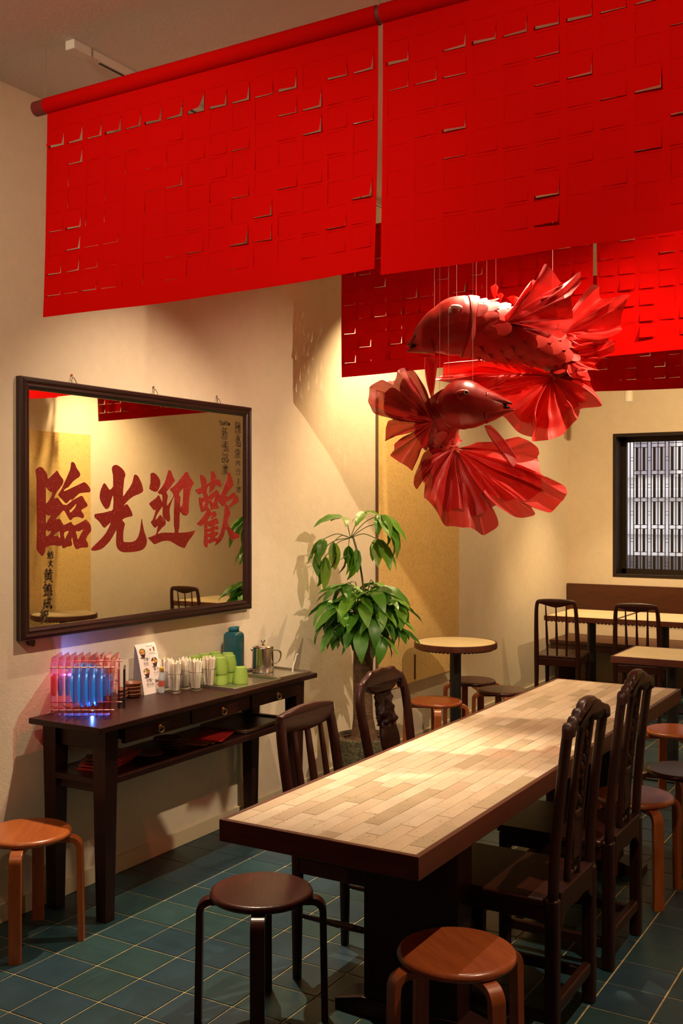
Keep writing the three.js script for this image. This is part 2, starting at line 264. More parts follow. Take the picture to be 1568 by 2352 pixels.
// ---------------------------------------------------------------- red cloths with cut flaps, on rods across the room
{
  const P = 0.0905, F = 0.066, rowsN = 8, top = 0.055;
  const rodM = M({ color: rgb(0.16, 0.012, 0.012), roughness: 0.55, bumpMap: woodBump, bumpScale: 0.001 });
  const wireM = M({ color: rgb(0.3, 0.26, 0.22), metalness: 0.6, roughness: 0.5 });
  // flap: hinged at its top edge, origin at the hinge middle, hanging down -y, swung out of the sheet
  const flapG = (swing, twist) => {
    const g = new THREE.PlaneGeometry(F + 0.005, F + 0.003, 4, 5); g.translate(0, -F / 2, 0); const p = g.attributes.position;
    for (let i = 0; i < p.count; i++) { const k = -p.getY(i) / F, u = p.getX(i) / F; p.setZ(i, (swing * (k + 0.4 * k * k) + twist * u * k) * F - 0.001); p.setY(i, p.getY(i) * (1 - 0.25 * swing * swing * k)); }
    g.computeVertexNormals(); return g;
  };
  const kinds = [[0, 0], [-0.02, 0.02], [0.03, -0.03], [0.07, 0.06], [0.1, 0.06], [0.14, -0.1], [0.19, 0.12], [0.28, 0.2]].map(([s, t]) => flapG(s, t));
  function clothPanel(w, h, label, open, phase) {
    const cols = 15, cx = (w - cols * P) / 2, xs = [0], ys = [0], t = thing('red_cloth', label, 'curtain', [0, 0, 0], 0, 'red cut cloths hanging from the ceiling');
    const py = (h - top - 0.075) / rowsN;
    for (let i = 0; i < cols; i++) xs.push(cx + i * P + (P - F) / 2, cx + i * P + (P + F) / 2); xs.push(w);
    for (let j = 0; j < rowsN; j++) ys.push(top + j * py + 0.012, top + j * py + 0.012 + F); ys.push(h);
    const wave = (x, y) => 0.010 * (y / h) * Math.sin(x * 4.1 + phase) + 0.004 * Math.sin(x * 11 + y * 5 + phase * 2) * (y / h) + 0.02 * (y / h) ** 2 * Math.sin(phase + 1);
    const pos = [], uv = [], idx = [], sag = (x) => 0.012 * Math.sin(x * 2.3 + phase);
    for (let j = 0; j < ys.length; j++) for (let i = 0; i < xs.length; i++) { pos.push(xs[i], -ys[j] - sag(xs[i]) * (ys[j] / h) ** 2, wave(xs[i], ys[j])); uv.push(xs[i], ys[j]); }
    const n = xs.length, hole = (i, j) => i % 2 === 1 && j % 2 === 1;
    for (let j = 0; j < ys.length - 1; j++) for (let i = 0; i < n - 1; i++) if (!hole(i, j)) { const a = j * n + i; idx.push(a, a + n, a + 1, a + 1, a + n, a + n + 1); }
    const g = new THREE.BufferGeometry(); g.setAttribute('position', new THREE.Float32BufferAttribute(pos, 3)); g.setAttribute('uv', new THREE.Float32BufferAttribute(uv, 2)); g.setIndex(idx); g.computeVertexNormals();
    part('sheet', g, redCloth, t);
    for (let j = 0; j < rowsN; j++) for (let i = 0; i < cols; i++) {
      const x = cx + i * P + P / 2, y = top + j * py + 0.012, q = rnd(), k = j === 0 && q < 0.7 ? 4 + Math.floor(rnd() * 3.3) : q < open ? 3 + Math.floor(rnd() ** 1.5 * 4) : Math.floor(rnd() * 3);
      const o = part('flap', kinds[k], redCloth, t); o.position.set(x, -y - sag(x) * (y / h) ** 2, wave(x, y)); const e = 0.02, ym = y + F / 2; o.rotation.set((wave(x, ym - e) - wave(x, ym + e)) / (2 * e), -(wave(x + e, ym) - wave(x - e, ym)) / (2 * e), rr(-0.012, 0.012)); if (rnd() < 0.5) o.scale.x = -1;
    }
    part('rod_sleeve', new THREE.CylinderGeometry(0.0285, 0.0285, w, 20, 1, true).rotateZ(Math.PI / 2).translate(w / 2, 0.022, 0), redCloth, t);
    return t;
  }
  const rowsZ = [[-0.166, 3.07, 0.74, 'first', 0.26], [-2.25, 3.07, 0.735, 'second', 0.75], [-4.05, 3.07, 0.69, 'third', 0.75]];
  rowsZ.forEach(([z, y, h, nth, open], r) => {
    const rod = thing('curtain_rod', ['dark red round rod hung on wires nearest the camera', 'dark red round rod carrying the middle pair of red cloths', 'dark red round rod carrying the red cloths nearest the window'][r], 'curtain rod', [0, 0, z]);
    part('pole', new THREE.CylinderGeometry(0.0265, 0.0265, 2.92, 20).rotateZ(Math.PI / 2).translate(0.335 + 1.46, y + 0.022, 0), rodM, rod);
    for (const x of [0.385, 1.768, 3.2]) part('wire', bar([x, y + 0.045, 0], [x, H, 0], 0.0012, 6), wireM, rod);
    const a = clothPanel(1.37, h, ['wide red cut cloth at left, nearest the camera', 'red cut cloth behind the fish, left of the pair', 'red cut cloth ending just above the lattice window'][r], open, 0.7 + r * 1.9); a.position.set(0.393, y, z);
    const b = clothPanel(1.37, h, ['wide red cut cloth at upper right, nearest the camera', 'bright red cut cloth behind the fish tail, right of the pair', 'red cut cloth of the farthest row, beside the right wall'][r], open, 2.1 + r * 1.3); b.position.set(1.778, y, z);
  });
}

// ---------------------------------------------------------------- chipboard panels on the side walls
{
  const osb = () => {
    const c = document.createElement('canvas'); c.width = c.height = 1024; const g = c.getContext('2d'); g.fillStyle = 'rgb(226,192,122)'; g.fillRect(0, 0, 1024, 1024);
    for (let i = 0; i < 9000; i++) { const l = rr(8, 34), x = rnd() * 1024, y = rnd() * 1024, a = rnd() * Math.PI, k = rnd(); g.strokeStyle = `rgba(${184 + 60 * k},${144 + 64 * k},${78 + 58 * k},0.5)`; g.lineWidth = rr(1.5, 5); for (const [ox, oy] of [[0, 0], [x > 990 ? -1024 : 1024, 0]]) { g.beginPath(); g.moveTo(x + ox, y + oy); g.lineTo(x + ox + l * Math.cos(a), y + oy + l * Math.sin(a)); g.stroke(); } }
    for (let i = 0; i < 1400; i++) { g.fillStyle = `rgba(90,60,26,${rr(0.1, 0.35)})`; g.fillRect(rnd() * 1024, rnd() * 1024, rr(1, 5), rr(1, 4)); }
    const t = new THREE.CanvasTexture(c); t.colorSpace = THREE.SRGBColorSpace; t.wrapS = t.wrapT = THREE.RepeatWrapping; return t;
  };
  const m = M({ map: osb(), roughness: 0.75, bumpMap: fineBump, bumpScale: 0.001 }), edge = M({ color: rgb(0.16, 0.10, 0.05), roughness: 0.9 });
  const lp = thing('chipboard_panel', 'tall chipboard panel on the wall behind the potted plant', 'panel', [0, 0.437, 0]);
  part('board', bb(0.001, 0.019, 0, 1.95, -4.10, -3.338, 0.001), m, lp); part('board', bb(0.001, 0.019, 0, 1.95, -4.58, -4.1012, 0.001), m, lp);
  part('edge_strip', bb(0.001, 0.021, 0, 1.95, -3.3375, -3.334, 0), edge, lp);
  part('batten', bb(0.0192, 0.026, 0.02, 0.19, -3.86, -3.845, 0.001), edgeWood, lp);
  const rp = thing('chipboard_panel', 'tall chipboard panel reflected at the left of the mirror', 'panel', [W, 0.437, 0]);
  part('board', bb(-0.019, -0.001, 0, 1.85, -3.80, -3.15, 0.001), m, rp); part('board', bb(-0.019, -0.001, 0, 1.85, -4.40, -3.8012, 0.001), m, rp);
}

// ---------------------------------------------------------------- the long tiled table
{
  const x0 = 1.44, x1 = 2.072, z0 = -2.665, z1 = 0.184, h = 0.75, e = 0.016;
  const t = thing('long_table', 'long dining table topped with pale speckled clay tiles', 'table', [0, 0, 0]);
  part('apron', bb(x0, x0 + e, h - 0.062, h, z0, z1, 0.002), edgeWood, t); part('apron', bb(x1 - e, x1, h - 0.062, h, z0, z1, 0.002), edgeWood, t);
  part('apron', bb(x0 + e, x1 - e, h - 0.062, h, z0, z0 + e, 0.002), edgeWood, t); part('apron', bb(x0 + e, x1 - e, h - 0.062, h, z1 - e, z1, 0.002), edgeWood, t);
  part('bed', bb(x0 + e, x1 - e, h - 0.03, h - 0.0035, z0 + e, z1 - e, 0), clayJoint, t);
  const n = 12, wx = (x1 - x0 - 2 * e) / n, L = 0.205, gs = {};
  for (let i = 0; i < n; i++) {
    let a = z1 - e; const off = [0.11, 0.205, 0.07, 0.16, 0.12, 0.19, 0.05, 0.17, 0.09, 0.205, 0.13, 0.06][i]; let len = off;
    while (a > z0 + e + 0.005) {
      const l = Math.min(len, a - z0 - e), key = l.toFixed(3) + (i % 3), k = gs[key] ??= boxUV(new RoundedBoxGeometry(wx - 0.0016, 0.008, l - 0.0016, 1, 0.0012), rnd(), rnd());
      const o = part('tile', k, clayM[Math.floor(rnd() ** 1.3 * 4)], t); o.position.set(x0 + e + (i + 0.5) * wx, h - 0.004 + rr(-0.0004, 0.0003), a - l / 2); a -= l; len = L;
    }
  }
  for (const z of [-0.42, -2.12]) {
    part('trestle_leg', bb(1.60, 1.93, 0.062, h - 0.062, z - 0.055, z + 0.055, 0.004), darkWood, t);
    const s = shapeOf([[-0.27, 0], [0.27, 0], [0.27, 0.035], [0.17, 0.062], [-0.17, 0.062], [-0.27, 0.035]]);
    part('foot', boxUV(extrude(s, 0.12, 0.002).translate(1.765, 0, z - 0.06), 0, 0, 'x'), darkWood, t);
  }
  part('stretcher', bb(1.74, 1.79, 0.2, 0.29, -2.065, -0.475, 0.003), darkWood, t);
}

// ---------------------------------------------------------------- stools
function makeStool(label, [x, z], turn, seatM, legM, h = 0.42, r = 0.165, group) {
  const t = thing('round_stool', label, 'stool', [x, 0, z], turn, group), y = h - 0.026;
  part('seat', lathe([[0.001, y], [r - 0.010, y], [r - 0.003, y + 0.004], [r, y + 0.012], [r - 0.004, y + 0.021], [r - 0.014, y + 0.026], [0.001, y + 0.026]], 48), seatM, t);
  { const g = t.children[0].geometry, p = g.attributes.position, uv = g.attributes.uv; for (let i = 0; i < p.count; i++) uv.setXY(i, p.getX(i) + x, p.getZ(i) + z); }
  const s = new THREE.Shape(), th = 0.022, R = r - 0.004, O = r + 0.042; // bent laminated leg, seen from the side
  s.moveTo(0.06, y); s.lineTo(R, y); s.absarc(R, y - (O - R), O - R, Math.PI / 2, 0, true); s.lineTo(O + 0.006, 0); s.lineTo(O + 0.006 - th, 0); s.lineTo(O - th, y - (O - R)); s.absarc(R, y - (O - R), O - R - th, 0, Math.PI / 2, false); s.lineTo(0.06, y - th); s.closePath();
  const g = boxUV(extrude(s, 0.044, 0.002, 2, 12).translate(0, 0, -0.022));
  for (let k = 0; k < 4; k++) part('leg', g, legM, t).rotation.y = k * Math.PI / 2;
  return t;
}
makeStool('orange brown round stool at the left edge beside the console', [0.222, -0.222], 0.62, stoolWood, stoolWood);
makeStool('dark red-brown round stool in front of the console', [1.332, -0.178], 0.55, stoolDark, stoolDark);
makeStool('red-brown round stool at the near corner of the long table', [2.058, -0.078], 0.98, stoolRed, stoolRed);
makeStool('brown round stool in front of the round table post', [0.395, -3.41], 0.5, stoolRed, stoolWood);
makeStool('brown round stool behind the round table post', [0.275, -4.25], 0.7, stoolDark, stoolRed);
makeStool('brown round stool right of the round table, half behind the long table', [0.607, -4.0], 0.55, stoolDark, stoolRed);
makeStool('orange round stool just behind the second carved chair', [2.055, -1.89], 0.75, stoolWood, stoolWood);
makeStool('plum brown round stool at the right edge, middle of three', [2.135, -2.43], 0.3, stoolDark, stoolWood);
makeStool('orange round stool at the right edge, farthest of three', [1.90, -3.30], 0.6, stoolWood, stoolWood);

// ---------------------------------------------------------------- chairs (front is +z, rear legs at z = 0, floor at y = 0)
const sq = (x, y0, y1, z, w, d = w, r = 0.006) => bb(x - w / 2, x + w / 2, y0, y1, z - d / 2, z + d / 2, r);
function carvedChair(label, [x, z], turn) {      // tall back with four uprights, carved and plain panels
  const t = thing('carved_chair', label, 'chair', [x, 0, z], turn), wd = darkWood, hw = 0.178, back = (y) => y < 0.45 ? 0 : -0.055 * ((y - 0.45) / 0.58) ** 1.5;
  for (const s of [-1, 1]) {
    part('leg', sq(s * hw, 0, 0.455, 0.0, 0.042, 0.042, 0.01), wd, t);
    part('leg', sq(s * (hw - 0.002), 0, 0.43, 0.39, 0.040, 0.040, 0.01), wd, t);
    part('post', boxUV(loft([0.44, 0.6, 0.75, 0.88, 0.96].map((y, i) => [s * (hw - 0.002), y, back(y), 0.022, 0.0145]), 20, 16, 3)), wd, t);
    part('stile', boxUV(loft([0.47, 0.6, 0.75, 0.88, 0.97].map((y) => [s * 0.047, y, back(y), 0.014, 0.0105]), 20, 12, 3)), wd, t);
    part('side_rail', bb(s * hw - 0.016, s * hw + 0.016, 0.385, 0.43, 0.02, 0.37, 0.004), wd, t);
    part('stretcher', bb(s * hw - 0.013, s * hw + 0.013, 0.075, 0.11, 0.02, 0.37, 0.006), wd, t);
  }
  // crest with rounded knobs over the posts and stepped humps to the middle
  const half = [[0.1995, 0.945], [0.1995, 0.968], [0.195, 0.984], [0.182, 0.992], [0.166, 0.990], [0.155, 0.982], [0.150, 0.994], [0.138, 1.004], [0.122, 1.004], [0.113, 1.000], [0.108, 1.012], [0.096, 1.021], [0.078, 1.020], [0.070, 1.017], [0.060, 1.032], [0.035, 1.041], [0, 1.043]];
  const low = [[0.157, 0.945], [0.157, 0.956], [0.145, 0.965], [0.12, 0.962], [0.096, 0.955], [0.062, 0.958], [0.03, 0.975], [0, 0.98]];
  const pts = [...half.map(([a, b]) => [a, b]), ...half.slice(0, -1).reverse().map(([a, b]) => [-a, b]), ...low.map(([a, b]) => [-a, b]), ...low.slice(0, -1).reverse()];
  part('crest_rail', boxUV(toCreasedNormals(extrude(shapeOf(pts), 0.036, 0.012, 4).translate(0, 0, -0.018 + back(0.99)), 0.9)), wd, t);
  // carved panel: twisted leaves and rings in an oval
  const cg = [];
  for (let k = 0; k < 9; k++) { const y = 0.71 + k * 0.0265; for (const s of [-1, 1]) cg.push(ball(0.017, s * (0.010 + 0.008 * Math.sin(k * 1.3)), y, back(y) + 0.003 * s, 0.6, 1.2, 0.5, 10, 8).rotateZ(0)); cg.push(new THREE.TorusGeometry(0.014, 0.0045, 6, 14).translate(0.014 * (k % 2 ? 1 : -1), y + 0.01, back(y))); }
  cg.push(tube(Array.from({ length: 12 }, (_, k) => { const a = k / 12 * Math.PI * 2; return V(0.031 * Math.cos(a), 0.815 + 0.125 * Math.sin(a), back(0.815 + 0.125 * Math.sin(a))); }), 0.006, 40, 6, true));
  part('carved_panel', cg, wd, t);
  part('cross_bar', bb(-0.034, 0.034, 0.655, 0.685, back(0.67) - 0.011, back(0.67) + 0.011, 0.008), wd, t);
  part('plain_panel', bb(-0.034, 0.034, 0.555, 0.656, -0.018, -0.008, 0.003), wd, t);
  part('cross_bar', bb(-0.034, 0.034, 0.528, 0.556, -0.016, 0.004, 0.006), wd, t);
  part('lower_carving', [0, 1].map((k) => new THREE.TorusGeometry(0.018, 0.005, 6, 16).translate(-0.016 + 0.032 * k, 0.501, -0.003)), wd, t);
  part('seat', bb(-hw - 0.022, hw + 0.022, 0.43, 0.455, 0.022, 0.415, 0.008), roseWood, t);
  part('back_rail', boxUV(extrude(shapeOf([[-hw + 0.02, 0.47], [hw - 0.02, 0.47], [hw - 0.02, 0.355], [hw - 0.05, 0.372], [hw - 0.07, 0.395], [0.06, 0.40], [0, 0.392], [-0.06, 0.40], [-hw + 0.07, 0.395], [-hw + 0.05, 0.372], [-hw + 0.02, 0.355]]), 0.034, 0.004).translate(0, 0, -0.02)), wd, t);
  part('front_rail', bb(-hw + 0.02, hw - 0.02, 0.36, 0.43, 0.378, 0.40, 0.004), wd, t);
  part('stretcher', bb(-hw + 0.02, hw - 0.02, 0.10, 0.14, -0.015, 0.015, 0.008), wd, t); part('foot_rail', bb(-hw + 0.02, hw - 0.02, 0.05, 0.085, 0.375, 0.405, 0.006), wd, t);
  return t;
}
carvedChair('carved dark wooden chair with tall back, nearest at right', [2.192, -0.655], -Math.PI / 2);
carvedChair('carved dark wooden chair with tall back, second along the table', [2.178, -1.278], -Math.PI / 2);

function slatChair(label, [x, z], turn) {
  const t = thing('slat_back_chair', label, 'chair', [x, 0, z], turn), wd = roseWood, hw = 0.163, back = (y) => y < 0.45 ? 0 : -0.075 * ((y - 0.45) / 0.46);
  const post = (s) => boxUV(loft([[s * hw, 0, 0.0, 0.014, 0.014], [s * hw, 0.25, 0, 0.018, 0.018], [s * hw, 0.45, 0, 0.02, 0.018], [s * (hw + 0.008), 0.66, back(0.66), 0.019, 0.016], [s * (hw + 0.004), 0.83, back(0.83), 0.018, 0.016], [s * (hw - 0.012), 0.895, back(0.89), 0.018, 0.015]], 26, 14, 3));
  for (const s of [-1, 1]) { part('leg', post(s), wd, t); part('leg', boxUV(loft([[s * (hw + 0.005), 0, 0.40, 0.013, 0.013], [s * (hw + 0.005), 0.43, 0.38, 0.02, 0.02]], 8, 12, 3)), wd, t); part('side_rail', bb(s * hw - 0.012, s * hw + 0.012, 0.37, 0.425, 0.015, 0.36, 0.004), wd, t); }
  const up = spline([[-0.182, 0.865], [-0.176, 0.893], [-0.155, 0.908], [0, 0.922], [0.155, 0.908], [0.176, 0.893], [0.182, 0.865]], 30), lo = spline([[0.146, 0.845], [0.12, 0.838], [0, 0.828], [-0.12, 0.838], [-0.146, 0.845]], 20);
  part('crest_rail', boxUV(toCreasedNormals(extrude(shapeOf([...up, ...lo]), 0.03, 0.008, 3).translate(0, 0, -0.015 + back(0.87)), 0.8), 0, 0, 'x'), wd, t);
  for (const [sx, w] of [[-0.088, 0.02], [0, 0.022], [0.088, 0.016]]) part('slat', boxUV(loft([[sx, 0.44, 0.0, w * 1.2, 0.008], [sx, 0.65, back(0.65), w, 0.007], [sx, 0.84, back(0.84), w * 0.65, 0.007]], 14, 10, 3)), wd, t);
  part('seat', bb(-hw - 0.02, hw + 0.02, 0.425, 0.447, -0.01, 0.41, 0.008), wd, t); part('back_rail', bb(-hw + 0.016, hw - 0.016, 0.37, 0.425, -0.012, 0.012, 0.004), wd, t); part('front_rail', bb(-hw + 0.016, hw - 0.016, 0.37, 0.425, 0.37, 0.392, 0.004), wd, t);
  for (const s of [-1, 1]) part('turned_stretcher', lathe([[0.001, 0.012], [0.007, 0.012], [0.011, 0.15], [0.012, 0.17], [0.009, 0.175], [0.013, 0.19], [0.009, 0.205], [0.012, 0.21], [0.007, 0.375], [0.001, 0.375]], 12).rotateX(Math.PI / 2).translate(s * hw, 0.22, 0), wd, t);
  return t;
}
slatChair('plain slat-back wooden chair pushed in beside the console', [1.268, -0.645], Math.PI / 2);

{ // chair with a yoke crest and a carved splat
  const t = thing('splat_back_chair', 'wooden chair with yoke crest and carved figure splat before the plant', 'chair', [1.262, 0, -1.245], Math.PI / 2), wd = roseWood, hw = 0.19, back = (y) => y < 0.45 ? 0 : -0.085 * ((y - 0.45) / 0.5);
  for (const s of [-1, 1]) {
    part('leg', boxUV(loft([[s * (hw - 0.03), 0, 0.0, 0.016, 0.016], [s * (hw - 0.03), 0.25, 0, 0.02, 0.02], [s * (hw - 0.028), 0.45, 0, 0.021, 0.02], [s * (hw - 0.012), 0.62, back(0.62), 0.02, 0.017], [s * (hw + 0.004), 0.80, back(0.8), 0.019, 0.017], [s * (hw - 0.002), 0.875, back(0.875), 0.019, 0.016], [s * (hw - 0.03), 0.925, back(0.91), 0.018, 0.015]], 30, 14, 2.6)), wd, t);
    part('leg', boxUV(loft([[s * hw, 0, 0.42, 0.015, 0.015], [s * (hw - 0.01), 0.2, 0.4, 0.018, 0.018], [s * hw, 0.43, 0.40, 0.024, 0.024]], 14, 12, 3)), wd, t);
    part('side_rail', bb(s * (hw - 0.015) - 0.012, s * (hw - 0.015) + 0.012, 0.37, 0.43, 0.015, 0.385, 0.004), wd, t);
  }
  const up = spline([[-0.198, 0.87], [-0.185, 0.91], [-0.15, 0.938], [-0.11, 0.956], [-0.092, 0.968], [-0.05, 0.966], [0, 0.972], [0.05, 0.966], [0.092, 0.968], [0.11, 0.956], [0.15, 0.938], [0.185, 0.91], [0.198, 0.87]], 48);
  const lo = spline([[0.162, 0.868], [0.158, 0.895], [0.135, 0.905], [0.105, 0.885], [0.07, 0.872], [0, 0.866], [-0.07, 0.872], [-0.105, 0.885], [-0.135, 0.905], [-0.158, 0.895], [-0.162, 0.868]], 40);
  part('crest_rail', boxUV(toCreasedNormals(extrude(shapeOf([...up, ...lo]), 0.032, 0.009, 3).translate(0, 0, -0.016 + back(0.91)), 0.8), 0, 0, 'x'), wd, t);
  // splat: a draped figure, wide at the middle, carved in folds
  const prof = [[0.44, 0.06], [0.49, 0.064], [0.52, 0.046], [0.56, 0.052], [0.62, 0.060], [0.66, 0.070], [0.70, 0.068], [0.735, 0.056], [0.755, 0.062], [0.79, 0.064], [0.83, 0.058], [0.87, 0.052]], pos = [], idx = [], uv = [], N = 90, R = 40;
  for (let i = 0; i <= N; i++) { const y = 0.44 + 0.435 * i / N; let k = prof.findIndex((p) => p[0] > y); if (k < 1) k = prof.length - 1; const f = (y - prof[k - 1][0]) / (prof[k][0] - prof[k - 1][0]), w = prof[k - 1][1] + (prof[k][1] - prof[k - 1][1]) * Math.min(1, f);
    for (let j = 0; j <= R; j++) { const a = j / R * Math.PI * 2, c = Math.cos(a), s = Math.sin(a), fold = y < 0.62 ? 0.24 * Math.sin(a * 7 + y * 16 + 2 * vnoise(a * 2, y * 20, 64, 64, 5)) : y > 0.74 ? 1.3 * (vnoise(a / Math.PI * 7, y * 34, 14, 64, 6) - 0.5) + 0.5 * (vnoise(a / Math.PI * 14, y * 70, 28, 128, 7) - 0.5) : 0.1 * Math.sin(a * 3) + 0.25 * (vnoise(a / Math.PI * 4, y * 22, 8, 64, 8) - 0.5);
      pos.push(w * c * (1 + 0.35 * fold), y, back(y) + 0.026 * s * (1 + fold) * (0.75 + 6 * (w - 0.036))); uv.push(a, y); if (i < N && j < R) { const q = i * (R + 1) + j; idx.push(q, q + R + 1, q + 1, q + 1, q + R + 1, q + R + 2); } } }
  const g = new THREE.BufferGeometry(); g.setAttribute('position', new THREE.Float32BufferAttribute(pos, 3)); g.setAttribute('uv', new THREE.Float32BufferAttribute(uv, 2)); g.setIndex(idx); g.computeVertexNormals();
  part('carved_splat', g, darkWood, t);
  part('seat', bb(-hw - 0.02, hw + 0.02, 0.43, 0.455, -0.015, 0.43, 0.008), wd, t); part('back_rail', bb(-hw + 0.05, hw - 0.05, 0.37, 0.43, -0.012, 0.012, 0.004), wd, t); part('front_rail', bb(-hw + 0.02, hw - 0.02, 0.37, 0.43, 0.39, 0.412, 0.004), wd, t);
}

function spindleChair(label, [x, z], turn) {
  const t = thing('spindle_back_chair', label, 'chair', [x, 0, z], turn), wd = roseWood, hw = 0.165, back = (y) => y < 0.45 ? 0 : -0.05 * ((y - 0.45) / 0.46);
  for (const s of [-1, 1]) {
    part('leg', boxUV(loft([[s * hw, 0, -0.02, 0.013, 0.013], [s * hw, 0.25, 0, 0.017, 0.017], [s * hw, 0.45, 0, 0.02, 0.018], [s * (hw - 0.004), 0.7, back(0.7), 0.017, 0.015], [s * (hw - 0.012), 0.85, back(0.85), 0.015, 0.013], [s * (hw - 0.035), 0.892, back(0.89), 0.015, 0.013]], 26, 12, 2.6)), wd, t);
    part('leg', boxUV(loft([[s * hw, 0, 0.39, 0.013, 0.013], [s * hw, 0.43, 0.375, 0.02, 0.02]], 8, 12, 3)), wd, t);
    part('side_rail', bb(s * hw - 0.012, s * hw + 0.012, 0.37, 0.43, 0.015, 0.355, 0.004), wd, t); part('stretcher', bb(s * hw - 0.009, s * hw + 0.009, 0.15, 0.172, 0.01, 0.36, 0.004), wd, t);
  }
  const up = spline([[-0.165, 0.855], [-0.155, 0.888], [-0.12, 0.902], [0, 0.908], [0.12, 0.902], [0.155, 0.888], [0.165, 0.855]], 30), lo = [[0.13, 0.868], [0.09, 0.858], [0.045, 0.846], [0, 0.838], [-0.045, 0.846], [-0.09, 0.858], [-0.13, 0.868]];
  part('crest_rail', boxUV(toCreasedNormals(extrude(shapeOf([...up, ...lo]), 0.026, 0.007, 3).translate(0, 0, -0.013 + back(0.87)), 0.8), 0, 0, 'x'), wd, t);
  for (const sx of [-0.082, 0, 0.082]) part('spindle', boxUV(loft([[sx * 0.92, 0.44, 0, 0.007, 0.006], [sx * 0.95, 0.6, back(0.6), 0.011, 0.007], [sx, 0.86, back(0.86), 0.005, 0.005]], 14, 10)), wd, t);
  part('seat', bb(-hw - 0.02, hw + 0.02, 0.43, 0.452, -0.01, 0.41, 0.008), wd, t); part('back_rail', bb(-hw + 0.016, hw - 0.016, 0.37, 0.43, -0.012, 0.012, 0.004), wd, t); part('front_rail', bb(-hw + 0.016, hw - 0.016, 0.37, 0.43, 0.365, 0.387, 0.004), wd, t);
  return t;
}
spindleChair('spindle-back wooden chair at the left end of the window tables', [0.47, -5.47], Math.PI + 0.12);
spindleChair('spindle-back wooden chair below the lattice window', [1.12, -5.42], Math.PI + 0.1);
spindleChair('spindle-back wooden chair reflected at lower right of the mirror', [2.95, -5.02], Math.PI);

// ---------------------------------------------------------------- pedestal tables
function scallop(pts, r) { return pts.map(([x, z]) => ball(r, x, 0, z, 1, 0.7, 1, 8, 6)); }
function roundTable(label, [x, z]) {
  const t = thing('round_table', label, 'table', [x, 0, z]), R = 0.272, h = 0.75;
  part('top', lathe([[0.001, h - 0.035], [R - 0.012, h - 0.035], [R - 0.012, h - 0.0005], [0.001, h - 0.0005]], 64), creamTop, t); { const g = t.children[0].geometry, p = g.attributes.position; for (let i = 0; i < p.count; i++) g.attributes.uv.setXY(i, p.getX(i), p.getZ(i)); }
  part('edge_band', lathe([[R - 0.012, h - 0.038], [R - 0.002, h - 0.038], [R, h - 0.036], [R, h - 0.002], [R - 0.002, h], [R - 0.012, h], [R - 0.012, h - 0.038]], 64), edgeWood, t);
  part('scalloped_trim', scallop(Array.from({ length: 56 }, (_, k) => [(R - 0.03) * Math.cos(k / 28 * Math.PI), (R - 0.03) * Math.sin(k / 28 * Math.PI)]), 0.014).map((g) => g.translate(0, h - 0.04, 0)), edgeWood, t);
  part('post', cyl(0.037, 0.037, h - 0.05, 0, 0.012, 0, 28), blackMetal, t); part('base', lathe([[0.001, 0], [0.2, 0], [0.205, 0.004], [0.2, 0.012], [0.06, 0.022], [0.04, 0.03], [0.001, 0.03]], 48), blackMetal, t);
}
roundTable('small round cream-topped table in front of the chipboard panel', [0.38, -3.735]);
roundTable('small round cream-topped table reflected at lower left of the mirror', [3.2, -3.72]);
function squareTable(label, x0, x1, z0, z1, h = 0.74) {
  const cx = (x0 + x1) / 2, cz = (z0 + z1) / 2, t = thing('square_table', label, 'table', [cx, 0, cz]), a = (x1 - x0) / 2, b = (z1 - z0) / 2, e = 0.014;
  part('top', bb(-a + e, a - e, h - 0.03, h - 0.0005, -b + e, b - e, 0), creamTop, t);
  for (const [p, q, r, s] of [[-a, a, -b, -b + e], [-a, a, b - e, b], [-a, -a + e, -b + e, b - e], [a - e, a, -b + e, b - e]]) part('edge_band', bb(p, q, h - 0.04, h, r, s, 0.002), edgeWood, t);
  const pts = []; for (let u = -a + 0.03; u < a - 0.02; u += 0.03) pts.push([u, b - 0.022], [u, -b + 0.022]); for (let u = -b + 0.04; u < b - 0.03; u += 0.03) pts.push([-a + 0.022, u], [a - 0.022, u]);
  part('scalloped_trim', scallop(pts, 0.013).map((g) => g.translate(0, h - 0.041, 0)), edgeWood, t);
  part('post', cyl(0.036, 0.036, h - 0.035, 0, 0.008, 0, 28), blackMetal, t); part('base', bb(-0.2, 0.2, 0, 0.014, -0.2, 0.2, 0.004), blackMetal, t);
}
squareTable('cream-topped table in front of the bench, leftmost below the window', 0.27, 0.862, -6.40, -5.72);
squareTable('cream-topped table in front of the bench, second from the left', 0.866, 1.458, -6.42, -5.75);
squareTable('cream-topped table in front of the bench at the right corner', 2.72, 3.32, -5.92, -5.22);
squareTable('cream-topped table at right behind the far end of the long table', 1.425, 2.03, -4.22, -3.68);

{ // bench along the back wall
  const t = thing('wall_bench', 'long brown wooden bench along the back wall under the window', 'bench', [0, 0, ZB]);
  part('backrest', bb(0.006, W - 0.02, 0.56, 0.912, 0.014, 0.042, 0.004), benchWood, t); part('seat', bb(0.016, W - 0.02, 0.40, 0.435, 0.016, 0.56, 0.006), benchWood, t);
  part('front_rail', bb(0.02, W - 0.02, 0.34, 0.40, 0.50, 0.53, 0.004), benchWood, t); for (const x of [0.05, 0.95, 1.85, 2.75, 3.4]) part('support', bb(x, x + 0.04, 0, 0.40, 0.03, 0.50, 0.003), darkWood, t);
  part('back_support', bb(0.02, W - 0.03, 0.435, 0.565, 0.014, 0.03, 0.002), plaster, t);
}

